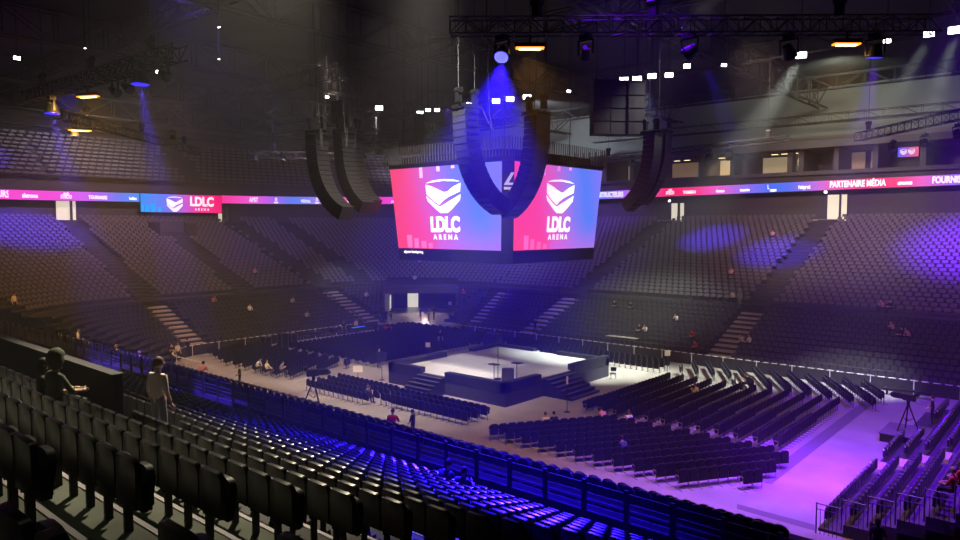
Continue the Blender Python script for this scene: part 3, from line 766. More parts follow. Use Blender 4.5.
# ---------------- line arrays and speaker clusters ----------------
cabmb=MB(); cabmb.prism([(-.62,-.16),(-.62,.16),(.30,.18),(.30,-.18)],-.0,.0) if False else None
def cab_mesh():
    mb=MB(); mb.prism([(-.45,-.15),(-.45,.15),(.42,.185),(.42,-.185)],-.62,.62,axis='x')   # (y,z) along x; front is +y
    mb.box(-.60,.42,-.165,.60,.445,.165,1); mb.box(-.66,-.3,-.05,-.62,.3,.05,0); mb.box(.62,-.3,-.05,.66,.3,.05,0)
    return mb.mesh('cabinet',[M_black,M_spk])
CAB=cab_mesh()
HOI=MB(); HOI.box(-.16,-.12,0,.16,.12,.5); HOI.tube((-.22,0,.62),(.22,0,.62),.17,10); HOI.tube((0,0,.5),(0,0,.7),.05); HOIm=HOI.mesh('chain_hoist',M_black)
def line_array(top,face,label,n=16,cur=62,side=0):
    rz=math.atan2(face[1],face[0])-PI/2; z0=top[2]
    t=thing('line_array_speaker',(top[0],top[1],z0),label,'loudspeaker','curved line arrays around the video cube',rz)
    y=0;z=-.2
    for i in range(n):
        th=R(cur)*(i/(n-1))**1.6
        o=part('cabinet',CAB,t,loc=(side,y,z),rot=(-th,0,0))
        y-=.355*math.sin(th+R(1.5)); z-=.355*math.cos(th)
    mb=MB(); mb.box(side-.6,-.7,.0,side+.6,.5,.08); mb.box(side-.5,-.75,.08,side-.42,.55,.25); mb.box(side+.42,-.75,.08,side+.5,.55,.25); mb.box(side-.05,-.9,.08,side+.05,.6,.22)
    mb.build('flying_frame',M_black,t)
    for yy in (-.6,.45): part('chain_hoist',HOIm,t,loc=(side,yy,.35))
    mb=MB(); mb.tube((side,-.6,1),(side,-.6,30-z0),.02,4); mb.tube((side,.45,1),(side,.45,30-z0),.02,4)
    mb.path([(side-.3,-.7,.3),(side-.9,-1.2,-1.2),(side-.8,-1.0,-.2),(side-.9,-.8,3),(side-1.0,-.6,30-z0)],.03,5)
    mb.build('hoist_chain',M_steel,t)
    return t
line_array((-25.9,28.6,18.3),(-.25,-1),'front line array left of the cube logo corner, glowing blue',17,66)
line_array((-23.9,32.4,18.2),(1,-.05),'front line array right of the cube logo corner, glowing blue',17,62)
line_array((-39.3,28.7,18.1),(-1,-.25),'dark line array hanging leftmost, before the left stand',17,66)
line_array((-41.0,32.3,18.7),(-1,-.1),'dark line array second from left, tight beside another array',17,60)
line_array((-42.3,34.1,18.9),(-1,-.1),'dark line array closest to the left face of the cube',17,60)
line_array((-24.4,47.0,18.6),(1,.0),'dark line array right of the cube, its front one',16,58)
line_array((-24.6,49.0,18.9),(1,.1),'dark line array right of the cube, behind the front one',15,50)
def sub_cluster(p,rz,label,nx,nz,w=1.3,h=.95):
    t=thing('subwoofer_cluster',p,label,'loudspeaker','flown bass speaker clusters',rz)
    me=MB(); me.box(-w/2+.02,-.5,.02,w/2-.02,.5,h-.02); me.box(-w/2+.08,-.53,.08,w/2-.08,-.5,h-.08,1); me=me.mesh('cabinet',[mat('sub_case',(.022,.02,.019),.7),M_spk])
    for i in range(nx):
        for k in range(nz): part('cabinet',me,t,loc=((i-(nx-1)/2)*w,(i%2)*.15,k*h))
    mb=MB(); mb.box(-nx*w/2,-.5,nz*h,nx*w/2,.5,nz*h+.15)
    for sx in (-1,1): mb.tube((sx*nx*w/2*.8,0,nz*h),(sx*nx*w/2*.8,0,30-p[2]),.03,4)
    mb.build('flying_frame',M_black,t)
sub_cluster((-27.0,46.4,18.7),R(48),'brown-black speaker cluster hanging above the right line arrays',3,4)
sub_cluster((-48.6,46.1,18.8),R(-20),'black speaker cluster hanging behind the upper left of the cube',3,3,1.35,1.1)
sub_cluster((-50.4,39.5,21.0),R(20),'small black speaker box cluster above the leftmost line arrays',2,2,.75,.9)
# ---------------- trusses ----------------
def truss_thing(a,b,label,hgt=.55,wid=.55,r=.03,bay=.55,drops=(.15,.5,.85)):
    t=thing('lighting_truss',a,label,'truss','flown lighting trusses'); A=Vector(a); B=Vector(b)-A
    mb=MB(); truss(mb,(0,0,-hgt/2),(B.x,B.y,B.z-hgt/2),hgt,wid,bay,r,r*.6); mb.build('lattice',M_black if r<.04 else M_black,t)
    for q in drops:
        p=B*q; o=part('chain_hoist',HOIm,t,loc=(p.x,p.y,p.z+hgt/2)); 
        MB().tube((0,0,.6),(0,0,28.2-a[2]),.02,4).build('hoist_chain',M_steel,o)
    return t
M_truss=mat('truss_metal',(.11,.11,.11),.4,.6)
TA=(-19.43,20.56,19.8); TB=(-5.0,32.7,19.8)
truss_thing(TA,TB,'long black lighting truss across the top right of the hall',.62,.6,.032,.62,(.18,.42,.8))
LA=tuple(onz(25,98,19.5)); LB=tuple(onz(180,52,19.5))
truss_thing(LA,LB,'black lighting truss at upper left with an amber lamp',.62,.62,.05,.6)
BA=tuple(onz(58,114,19.8)); BB=tuple(onz(200,152,19.5))
truss_thing(BA,BB,'second black truss at upper left, behind the first',.6,.6,.05,.8)
truss_thing(tuple(onz(250,154,19.3)),tuple(onz(398,158,19.3)),'black truss behind the left line arrays',.6,.6,.03,.8)
truss_thing(tuple(onz(858,137,19.8)),tuple(onz(990,108,19.8)),'black truss crossing the upper right, before the suites',.7,.6,.035,.8,(.1,.9))
truss_thing(tuple(onz(590,160,19.0)),tuple(onz(790,138,20.4)),'thin black truss just above the far suites',.5,.5,.03,.9,(.1,.9))
# ---------------- fixtures ----------------
def flood(p,tgt,label,s=.55,es=None):
    s*=.82
    t=thing('floodlight',p,label,'lamp','white floodlights under the roof'); d=(Vector(tgt)-Vector(p)).to_track_quat('-Z','Y').to_matrix().to_4x4()
    mb=MB(); mb.box(-s,-s*.6,.0,s,s*.6,.18,0,d); mb.build('housing',M_black,t)
    mb=MB()
    for i in range(2): 
        for j in range(2): mb.box(-s*.9+i*s*.93,-s*.52+j*s*.55,-.03,-s*.9+i*s*.93+s*.85,-s*.52+j*s*.55+s*.48,.0,0,d)
    mb.build('lens',M_lensW,t)
    mb=MB(); mb.tube((0,0,.1),(0,0,30.3-p[2]),.03,5); mb.box(-s*.8,-.04,.05,s*.8,.04,.12); mb.build('hanger',M_black,t)
FL=[(379,108,'just left of the black speaker cluster by the cube',.5),(420,113,'directly above the left cube screen',.45),(428,110,'above the left cube screen, paired with a lower one',.35),(437,110,'above the left cube screen, third of a row',.35),(458,106,'beside the top of the blue array, outer one',.35),(469,104,'beside the top of the blue array, inner one',.35),(496,101,'above the cube, in the blue beam, lower one',.5),(510,99,'above the cube, in the blue beam, brighter one',.5),(527,97,'above the cube, just right of the blue beam',.5),(569,91,'small, above the right cube fins',.25),(624,80,'over the brown speaker cluster, dimmer pair member',.5),(637,79,'over the brown speaker cluster, right corner',.5),(652,76,'just right of the brown speaker cluster',.45),(669,75,'second right of the brown speaker cluster',.42),(687,66,'small, below the long truss beside a moving head',.35),(724,65,'small and tilted, below the middle of the long truss',.25),(801,55,'bright square one with pale beam below the long truss',.5),(887,41,'beside the violet spot, half hidden',.3),(929,34,'at the right end of the long truss',.4),(955,30,'at the right edge of the hall, topmost',.5),(17,58,'alone at the top left',.3),(159,72,'small, right of the amber left truss',.3),(327,97,'small, above the leftmost line array',.22),(85,48,'tiny, over the left amber truss',.10),(219,27,'tiny, high in the dark left roof',.10),(219,59,'tiny, low in the dark left roof',.10)]
for (u,v,lb_,s) in FL:
    zz=24.5; p=onz(u,v,zz)
    if u<400 and u not in (379,): p=onz(u,v,25.0)
    flood(tuple(p),(CO+p)/2-Vector((0,0,2)) if s>.2 else (p.x,p.y,0),'white floodlight '+lb_,s)
def par_can(p,tgt,label,lens=M_lensB,dots=False,r=.26):
    t=thing('moving_head_light',p,label,'lamp','stage lights on the trusses'); q=(Vector(tgt)-Vector(p)).to_track_quat('-Z','Y').to_matrix().to_4x4()
    mb=MB(); mb.box(-.22,-.16,.52,.22,.16,.72); mb.tube((0,0,.72),(0,0,.85),.05); mb.build('base',M_black,t)
    mb=MB(); mb.box(-.36,-.05,-.05,-.31,.05,.5); mb.box(.31,-.05,-.05,.36,.05,.5); mb.box(-.36,-.06,.46,.36,.06,.53); mb.build('yoke',M_black,t)
    mb=MB(); a=q@Vector((0,0,.32)); b=q@Vector((0,0,-.18)); mb.tube(a,b,r*.7,14,0,r*1.1); h=mb.build('head',M_black,t)
    mb=MB(); a=q@Vector((0,0,-.181)); b=q@Vector((0,0,-.2)); mb.tube(a,b,r,16); mb.build('lens',lens,h)
    if dots:
        mb=MB()
        for rr,n in ((.0,1),(.09,6),(.17,12),(.235,18)):
            for k in range(n):
                c=Vector((rr*math.cos(2*PI*k/n),rr*math.sin(2*PI*k/n),-.215)); mb.tube(q@c,q@(c+Vector((0,0,-.01))),.018,6)
        mb.build('led_dot',M_dot,h)
    return t
def bar_light(p,label,rz,L=.55,power=300,tgt=None):
    t=thing('amber_strip_light',p,label,'lamp','amber strip lights on the trusses',rz); mb=MB(); mb.box(-L-.05,-.16,0,L+.05,.16,.16); mb.box(-.04,-.04,.16,.04,.04,.5); mb.build('housing',M_black,t)
    MB().box(-L,-.15,-.05,L,.15,0).build('lens',M_lensO,t); MB().box(-L*.75,-.10,-.085,L*.75,.10,-.05).build('lamp_tube',M_lensOw,t)
    spot('amber_lamp',(p[0],p[1],p[2]-.15),tgt or (p[0],p[1],0),power,AMB,120,.8,.3)
def ont(u,dz=-1.05):
    # point under the long truss at picture column u
    a=Vector(TA); b=Vector(TB); lo,hi=0,1
    for _ in range(40):
        m=(lo+hi)/2; pu=proj(a+(b-a)*m)[0]
        if pu<u: lo=m
        else: hi=m
    return a+(b-a)*lo+Vector((0,0,dz))
p=ont(502); par_can(tuple(p),(p.x+ (0-p.x)*.3-3,p.y+(0-p.y)*.3+2,p.z-6),'round blue LED spot with white dots, left on the long truss',M_lensB,True,.27)
spot('beam_blue',tuple(p+Vector((0,0,-.35))),(-14.2,14.5,5),220*K,(.02,.005,1),54,.7,.12)
p=ont(586); par_can(tuple(p),(p.x-6,p.y+8,p.z-6),'unlit pale-faced spot right of the first amber strip',M_grey,False,.2)
p=ont(690); par_can(tuple(p+Vector((0,0,.05))),(p.x-9,p.y-1,p.z-5),'large unlit moving head hanging at the middle of the long truss',M_glass,False,.27)
p=ont(790); par_can(tuple(p),(p.x+1,p.y+5,p.z-6),'unlit moving head beside the bright square floodlight',M_glass,False,.25)
p=ont(876); par_can(tuple(p),(p.x-1,p.y+1,p.z-8),'moving head throwing a violet beam, right on the long truss',M_lensB,False,.28)
spot('beam_violet',tuple(p+Vector((0,0,-.35))),(-10.2,36,0),75*K,(.18,.01,1),34,1,.12)
p=ont(530); bar_light(tuple(p+Vector((0,0,.25))),'amber strip light right of the blue LED spot',R(41),.55,7000,(p.x-8,p.y+12,0))
p=ont(847); bar_light(tuple(p+Vector((0,0,.35))),'amber strip light near the right end of the long truss',R(41),.50,9000,(p.x-6,p.y+12,0))
pa=onz(88,96,18.7); bar_light(tuple(pa),'big amber strip light under the upper left truss',R(25),.6,15000,(pa.x-14,pa.y+8,8))
pa=onz(80,130,18.6); bar_light(tuple(pa),'smaller amber strip light under the second left truss',R(60),.7,9000,(pa.x-14,pa.y+6,8))
pa=onz(140,80,18.3); par_can(tuple(pa),(pa.x,pa.y,0),'moving head with straight down blue beam, upper left truss',M_lensB,False,.36); spot('beam_blue',tuple(pa+Vector((0,0,-.3))),(pa.x-.5,pa.y+3.5,0),150*K,(.08,.03,1),16,.4,.12)
pa=onz(52,110,18.3); par_can(tuple(pa),(pa.x,pa.y,0),'moving head with short blue beam, left end of its truss',M_lensB,False,.36); spot('beam_blue',tuple(pa+Vector((0,0,-.3))),(pa.x-2,pa.y+5,0),150*K,(.12,.05,1),22,.5,.12)
pa=onz(74,131,18.6); par_can(tuple(pa),(pa.x-8,pa.y,8),'moving head with slanting violet beam below second left truss',M_lensB,False,.3); spot('beam_violet',tuple(pa),(pa.x-20,pa.y-3,10),150*K,(.2,.07,1),26,.5,.12)
# white shafts from the floodlights
for (u,v,tu,tv,pw,an) in ((801,55,740,150,150,30),(929,34,880,120,70,24),(955,30,925,130,70,26),(379,108,372,150,14,26),(645,79,645,140,26,50),(430,112,440,150,8,60)):
    p=onz(u,v,24.3); q=atd(tu,tv,proj(p)[2]*1.05); spot('beam_white',tuple(p+Vector((0,0,-.4))),tuple(q),pw*K*1.1,(.92,1,.88),an,1.0,.3)
for u in (115,128,165): 
    p=onz(u,proj(Vector(LA)+(Vector(LB)-Vector(LA))*((u-25)/155))[1]+13,19.0); par_can(tuple(p+Vector((0,0,-.2))),(p.x+6,p.y+2,p.z-4),'unlit moving head on upper left truss, %s'%{115:'next to the amber strip',128:'between strip and blue beam',165:'at its right end'}[u],M_glass,False,.24)
for u,v,n_ in ((173,140,'beside the second left truss'),(255,160,'left on the truss behind the line arrays'),(283,160,'middle of the truss behind the line arrays'),(387,163,'beside the left cube crown'),(632,163,'over the first lit suite'),(709,157,'over the suite with the bright screen'),(729,157,'right over the suite with the bright screen'),(893,149,'under the right crossing truss, inner'),(925,143,'under the right crossing truss, middle'),(958,134,'under the right crossing truss, outer')):
    p=onz(u,v,18.6); par_can(tuple(p),(p.x+2,p.y-2,p.z-5),'unlit spot '+n_,M_glass,False,.32)
# ---------------- railings ----------------
rl=thing('walkway_railing',(0,16.95,3.7),'dark steel railing with bars along the walkway before our stand','railing')
pm=MB(); pm.box(-.06,-.04,0,.06,.04,1.12); pm=pm.mesh('post',M_black)
x=-72
while x<5: part('post',pm,rl,loc=(x,0,0)); x+=1.36
MB().box(-73,-.02,1.0,5,.02,1.03).build('top_rail',M_black,rl); MB().box(-73,-.015,.0,5,.015,.22).build('kick_panel',M_blackc,rl)
mb=MB(); 
for z in (.25,.42,.59,.76): mb.tube((-73,0,z),(5,0,z),.010,4)
mb.build('bar',mat('dull_metal',(.10,.10,.10),.5,.5),rl)
r2=thing('side_stand_railing',(-7.9,29.2,0),'thin steel railing stepping up across the near end of the side stand','railing')
mb=MB(); mt=MB()
for k in range(7):
    x0=.9*k+.0; zz=.36*k
    mb.tube((x0,0,zz),(x0,0,zz+1.25 if k else 1.25),.03,5)
    for q in range(6): mt.tube((x0+.15*q,0,zz),(x0+.15*q,0,zz+1.0),.012,4)
    mb.tube((x0,0,zz+1.2),(x0+.9,0,zz+1.2),.025,5); mb.tube((x0,0,zz+.98),(x0+.9,0,zz+.98),.018,5); mb.tube((x0+.9,0,zz+.98),(x0+.9,0,zz+1.56),.02,5)
mb.build('top_rail',M_grey,r2); mt.build('bar',M_black,r2)
# pale dashes along the top of the floor barrier
mb=MB(); s=S2-12
while s<S5-1:
    x,y,h=bowl(s,.06)
    if not in_tunnel(x,y) and not (s>S3-2 and s<S4+2):
        M=Matrix.Translation((x,y,.95))@Matrix.Rotation(h-PI/2,4,'Z'); mb.box(-.22,-.07,0,.22,.07,.04,0,M)
        if int(s*10)%4==0: mb.box(-.03,-.1,-.95,.03,-.06,.1,0,M)
    s+=.7
struct('trim_barrier',mb,M_white)
# ---------------- people ----------------
SKIN=[mat('skin_a',(.50,.30,.22),.6),mat('skin_b',(.62,.40,.30),.6),mat('skin_c',(.25,.14,.09),.6)]
CL={k:mat('cloth_'+k,v,.85) for k,v in dict(black=(.015,.015,.018),white=(.75,.73,.72),beige=(.62,.54,.46),grey=(.22,.22,.22),navy=(.03,.04,.12),red=(.55,.03,.03),green=(.05,.06,.035),pink=(.7,.3,.4),yellow=(.75,.70,.40),jean=(.10,.12,.18)).items()}
M_shoe=mat('shoe_rubber',(.04,.04,.04),.6); M_eye=mat('eye_dark',(.01,.01,.01),.3); HAIR=[mat('hair_dark',(.02,.013,.01),.7),mat('hair_brown',(.10,.055,.03),.7),mat('hair_fair',(.35,.25,.13),.7)]
def body_mesh(pose):
    P={}; 
    if pose.startswith('sit'):
        hz=.50; lean={'sit':.0,'sit_lean':.28,'sit_phone':.12}[pose]
        P['pel']=(0,0,hz); P['sp']=(0,.02+lean*.3,hz+.22); P['ch']=(0,.04+lean*.8,hz+.42); P['nk']=(0,.05+lean,hz+.56)
        for s,S in ((-1,'L'),(1,'R')):
            P['hip'+S]=(s*.10,.03,hz); P['kn'+S]=(s*.13,.46,hz+.03); P['an'+S]=(s*.13,.50,.10); P['to'+S]=(s*.14,.66,.04)
            P['sh'+S]=(s*.19,.03+lean*.85,hz+.49)
            P['el'+S]=(s*.26,.16+lean*.7,hz+.24); P['wr'+S]=(s*.12,.38+lean*.3,hz+(.20 if pose!='sit_phone' else .36))
    else:
        P['pel']=(0,0,.95); P['sp']=(0,0,1.15); P['ch']=(0,.0,1.34); P['nk']=(0,.01,1.48)
        for s,S in ((-1,'L'),(1,'R')):
            st=.14 if pose=='walk' else 0
            P['hip'+S]=(s*.09,0,.92); P['kn'+S]=(s*.11,.03+s*st,.50); P['an'+S]=(s*.12,-.02+s*st*1.5,.09); P['to'+S]=(s*.14,.15+s*st*1.5,.03)
            P['sh'+S]=(s*.18,0,1.42)
            if pose=='front': P['el'+S]=(s*.27,.05,1.14); P['wr'+S]=(s*.05,.24,.98)
            elif pose=='cross': P['el'+S]=(s*.25,.10,1.15); P['wr'+S]=(-s*.08,.24,1.20)
            else: P['el'+S]=(s*.25,-.02,1.14); P['wr'+S]=(s*.25,.08,.88)
    RAD=dict(pel=.135,sp=.125,ch=.145,nk=.058)
    RR=dict(hip=.092,kn=.062,an=.042,to=.038,sh=.062,el=.043,wr=.028)
    names=list(P); E=[('pel','sp'),('sp','ch'),('ch','nk')]
    for S in 'LR': E+=[('pel','hip'+S),('hip'+S,'kn'+S),('kn'+S,'an'+S),('an'+S,'to'+S),('ch','sh'+S),('sh'+S,'el'+S),('el'+S,'wr'+S)]
    me=bpy.data.meshes.new('b'); me.from_pydata([P[n] for n in names],[(names.index(a),names.index(b)) for a,b in E],[])
    o=bpy.data.objects.new('b',me); col.objects.link(o)
    sk=o.modifiers.new('s','SKIN'); sk.use_smooth_shade=True; lay=me.skin_vertices[0].data
    for i,n in enumerate(names):
        r=RAD.get(n) or RR[n[:-1]]; lay[i].radius=(r*(1.25 if n in('pel','ch','sp') else 1),r*(.85 if n in('pel','ch','sp') else 1)); lay[i].use_root=(n=='pel')
    ss=o.modifiers.new('u','SUBSURF'); ss.levels=1; ss.render_levels=1
    dg=bpy.context.evaluated_depsgraph_get(); m2=bpy.data.meshes.new_from_object(o.evaluated_get(dg)); bpy.data.objects.remove(o)
    bm=bmesh.new(); bm.from_mesh(m2)
    def mi(c):
        best=(9,1)
        for a,b in E:
            A=Vector(P[a]);B=Vector(P[b]); t=max(0,min(1,(c-A).dot(B-A)/max(1e-6,(B-A).length_squared))); d=(c-(A+(B-A)*t)).length
            k=a[:2]
            if k in('hi','kn') or (k=='pe' and b[:3]=='hip'): z=2
            elif k=='an': z=3
            elif k=='el': z=0 if t>.15 else 1
            elif (a,b)==('ch','nk') and t>.85: z=0
            else: z=1
            if (a,b)==('pel','sp') and t<.2: z=2
            if d<best[0]: best=(d,z)
        return best[1]
    for f in bm.faces: f.material_index=mi(f.calc_center_median())
    # hands: palm + five bent fingers, closed to the wrist
    def capsule(a,b,r1,r2,m,n=6):
        a=Vector(a);b=Vector(b);q=(b-a).to_track_quat('Z','Y'); prev=None; rings=[]
        for (t,r) in ((-.0,r1*.6),(.15,r1),(.85,r2),(1.0,r2*.6)):
            rings.append([bm.verts.new(a+(b-a)*t+q@Vector((r*math.cos(2*PI*k/n),r*math.sin(2*PI*k/n),0))) for k in range(n)])
        for i in range(3):
            for k in range(n): f=bm.faces.new((rings[i][k],rings[i][(k+1)%n],rings[i+1][(k+1)%n],rings[i+1][k])); f.material_index=m; f.smooth=True
        bm.faces.new(rings[0][::-1]).material_index=m; bm.faces.new(rings[-1]).material_index=m
    for s,S in ((-1,'L'),(1,'R')):
        wv=Vector(P['wr'+S]); d=(wv-Vector(P['el'+S])).normalized(); sd=d.cross(Vector((s,0,0))).normalized() if abs(d.x)<.9 else Vector((0,0,1))
        capsule(wv-d*.01,wv+d*.085,.03,.036,0,8)
        for i,(off,L) in enumerate(((-.027,.062),(-.009,.072),(.009,.068),(.027,.052))):
            a=wv+d*.08+sd*off; k=Vector((0,.012,-.01)); capsule(a,a+d*L*.55,.0095,.009,0); capsule(a+d*L*.55,a+d*L+k,.009,.0075,0)
        capsule(wv+d*.03+sd*-.03,wv+d*.085+sd*-.058,.011,.009,0)
    # head
    nk=Vector(P['nk']); hc=nk+Vector((0,.03,.16)); 
    if pose in('sit_lean','sit_phone'): hc=nk+Vector((0,.07,.13))
    g=bmesh.ops.create_uvsphere(bm,u_segments=14,v_segments=10,radius=1); 
    for v in g['verts']:
        c=v.co.copy(); wz=.092*(1-.22*max(0,-c.z)); v.co=hc+Vector((c.x*.076*(1-.25*max(0,-c.z)),c.y*.094,c.z*.118))
    capsule(nk-Vector((0,0,.05)),hc-Vector((0,.02,.06)),.055,.05,0,8)
    for f in bm.faces:
        if all((v.co-hc).length<.13 for v in f.verts): f.material_index=0; f.smooth=True
    capsule(hc+Vector((0,.085,.015)),hc+Vector((0,.112,-.022)),.008,.014,0)
    for s in (-1,1):
        capsule(hc+Vector((s*.074,-.005,.02)),hc+Vector((s*.08,-.01,-.03)),.014,.010,0)
        capsule(hc+Vector((s*.03,.082,.012)),hc+Vector((s*.03,.09,.012)),.011,.009,4)
    capsule(hc+Vector((-.024,.084,-.055)),hc+Vector((.024,.084,-.055)),.006,.006,5)
    m2.materials.clear()
    for _ in range(6): m2.materials.append(None)
    bm.normal_update(); bm.to_mesh(m2); bm.free()
    return m2,hc
def hair_mesh(hc,kind):
    bm=bmesh.new(); g=bmesh.ops.create_uvsphere(bm,u_segments=12,v_segments=10,radius=1)
    for v in g['verts']: v.co=Vector((v.co.x*.088,v.co.y*.106-.012,v.co.z*.130+.01))
    dl=[v for v in bm.verts if (v.co.y>.045 and v.co.z<.045) or (v.co.z<(-.05 if kind not in('long','hood') else -.2))]
    bmesh.ops.delete(bm,geom=dl,context='VERTS')
    if kind=='long':
        for v in bm.verts:
            if v.co.z<-.02 and v.co.y<.02: v.co.z-=.12; v.co.y-=.01
    for f in bm.faces: f.smooth=True
    if kind=='hood':
        for v in bm.verts: v.co*=1.42; 
    for v in bm.verts: v.co+=hc
    bmesh.ops.solidify(bm,geom=bm.faces[:],thickness=.012)
    me=bpy.data.meshes.new('hair'); bm.to_mesh(me); bm.free(); return me
POSES={}
M_lip=mat('lip',(.35,.12,.10),.5)
def person(p,head,pose,shirt,trs,label,hair=0,skin=1,hk='short',sleeve=None,scale=1.0,group=None):
    if pose not in POSES:
        me,hc=body_mesh(pose); POSES[pose]=(me,hc,{})
    me,hc,hm=POSES[pose]
    if hk not in hm: hm[hk]=hair_mesh(hc,hk)
    t=thing('person',p,label,'person',group,head-PI/2); t.scale=(scale,)*3
    o=part('body',me,t)
    mats_=[SKIN[skin],CL[shirt],CL[trs],M_shoe,M_eye,M_lip]
    for i,m in enumerate(mats_): o.material_slots[i].link='OBJECT'; o.material_slots[i].material=m
    h=part('hood' if hk=='hood' else 'hair',hm[hk].copy() if not hm[hk].materials else hm[hk],t)
    if not h.data.materials: h.data.materials.append(None)
    h.material_slots[0].link='OBJECT'; h.material_slots[0].material=CL[shirt] if hk=='hood' else HAIR[hair]
    return t
def dbowl(x,y):
    dx=max(cF[0]-x,0); dy=max(y-cF[1],0); dn=max(cN[1]-y,0)
    if dx>0 and dy>0: return math.hypot(dx,dy)-r0
    if dx>0 and dn>0 and y>cN[1]-60: return math.hypot(dx,dn)-r0
    if dy>0: return y-YF
    if dx>0: return XL-x
    return YN-y
def hit(u,v,dz=.9):
    """where a sight line meets the raked seats of the far stands; returns point on that row"""
    d=ray(u,v); t=40
    while t<140:
        p=CO+d*t; D=dbowl(p.x,p.y)
        if D>.5:
            zs=lower_z(min(NL-1,int((D-.55)/.86))) if D<10.6 else (4.35 if D<11.6 else upper_z(min(NU-1,int((D-11.6)/.86))))
            if p.z<zs+dz: return Vector((p.x,p.y,zs)),D
        t+=.1
    return None,0
def face_to(p,q=(-35,43)): return math.atan2(q[1]-p[1],q[0]-p[0])
# standing on our side
person((-14.25,6.45,nrow(5)[1]),R(105),'stand','beige','grey','person in beige jacket standing with back to us, beside the dark parapet',1,1,scale=1.08)
person((-14.1,nrow(3)[0]-.12,nrow(3)[1]),R(95),'sit','green','black','person in dark green hooded coat sitting before the parapet',0,1,'hood',scale=1.15)
person((-14.85,nrow(3)[0]-.1,nrow(3)[1]),R(80),'sit','black','black','dark-haired person in black sitting left of the hooded one',0,1,'long')
for (u,v,k,sh,pose,lab,hk,hr) in ((463,466,14,'navy','sit_lean','person in dark navy top sitting in the blue-lit front row','short',0),(481,472,14,'jean','sit_phone','person in blue top raising an arm in the blue-lit front row','short',1)):
    q=onz(u,v,nrow(k)[1]+1.0); person((q.x,nrow(k)[0]-.26,nrow(k)[1]),R(100),pose,sh,'black',lab,hr,1,hk)
q=onz(357,428,nlz(8)+.9); person((q.x,YN-1.05-.86*8+.28,nlz(8)),R(120),'sit','red','black','person in red top sitting alone just below the railing',1,1)
q=onz(182,366,nlz(9)+.9); person((q.x,YN-1.05-.86*8+.25,nlz(8)),R(120),'sit_phone','pink','black','person in pale violet top leaning on the railing near the beige jacket',0,1)
q=onz(152,356,3.9); person((q.x,18.9,nlz(9)),R(110),'sit_phone','white','black','person in white shirt sitting left of the beige jacket',1,1)
q=onz(133,350,3.9); person((q.x,18.9,nlz(9)),R(150),'sit_lean','white','black','pale clothed person bending low over the lower seats',2,1)
q=onz(96,341,3.7); person((q.x,19.2,nlz(9)),R(60),'walk','white','black','person in white top and black trousers walking behind the railing',0,1)
q=onz(101,341,3.7); person((q.x,19.7,nlz(8)),R(200),'sit_lean','black','grey','bald person in black beside the white top, behind the railing',2,0)
q=onz(15,318,1.2); 
ps=[ # floor standing
 (413,440,0,'front','black','black','usher in black standing alone at the near floor edge, hands joined',0,R(200)),
 (240,388,0,'front','black','black','usher in black at the near edge of the left chair block',1,R(250)),
 (172,363,0,'cross','black','black','leftmost of three black-clad staff at the left stair foot',0,R(330)),
 (178,362,0,'stand','white','black','person in pale top between black-clad staff at the left stair',2,R(10)),
 (188,357,0,'stand','black','black','tall person in black right of the left stair foot',0,R(200)),
 (386,323,0,'stand','black','black','person in black at the left side of the tunnel mouth',0,R(300)),
 (391,322,0,'cross','black','black','second person in black at the left of the tunnel mouth',1,R(280)),
 (421,321,0,'stand','black','black','person in black right of centre in the tunnel mouth',0,R(250)),
 (429,321,0,'front','grey','black','person in grey right of the tunnel mouth',1,R(250)),
 (434,320,0,'cross','black','black','last person in black, right side of the tunnel mouth',0,R(250)),
 (440,349,1.25,'stand','black','black','person in black suit standing on the far left stage corner',1,R(0)),
 (379,368,0,'cross','black','black','technician in black beside the stage left monitor stand',0,R(0)),
]
for (u,v,z,po,sh,tr,lab,hr,hd) in ps:
    q=onz(u,v,z)
    if z==0 and u in (386,391,421,429,434): pass
    person((q.x,q.y,z),hd,po,sh,tr,lab,hr,1)
# seated on floor chairs
for (u,v,po,sh,lab,hr) in ((534,420,'sit','white','person in white shirt at the top left of the near-right chair block',1),(547,419,'sit','black','person in dark clothes just right of the white shirt',0),(705,398,'sit_phone','white','person in white sitting among the far-right chairs, looking down',1),(607,424,'sit_lean','pink','person in pink top on the near-right block, front row',0),(626,424,'sit','white','person in white on the near-right block, right of the pink top',1),(628,458,'sit_lean','navy','person in dark blue sitting mid near-right block',0),(350,403,'sit','navy','person in navy sitting at the short block by the film camera',1),(357,404,'sit_phone','black','dark-haired person sitting next to the navy one',0),(239,372,'sit_lean','white','person in white among the left block chairs, leftmost',0),(261,372,'sit','yellow','person in pale yellow among the left block chairs',1),(277,372,'sit_phone','grey','person in grey among the left block chairs, right of yellow',0),(758,385,'sit_phone','black','pair member in dark clothes at the far-right chair rows',1)):
    q=onz(u,v,.45); c=min(floor_chairs,key=lambda c:(c[0]-q.x)**2+(c[1]-q.y)**2); h=c[2]+PI/2
    person((c[0]+.16*math.cos(h),c[1]+.16*math.sin(h),0),h,po,sh,'black',lab,hr,1)
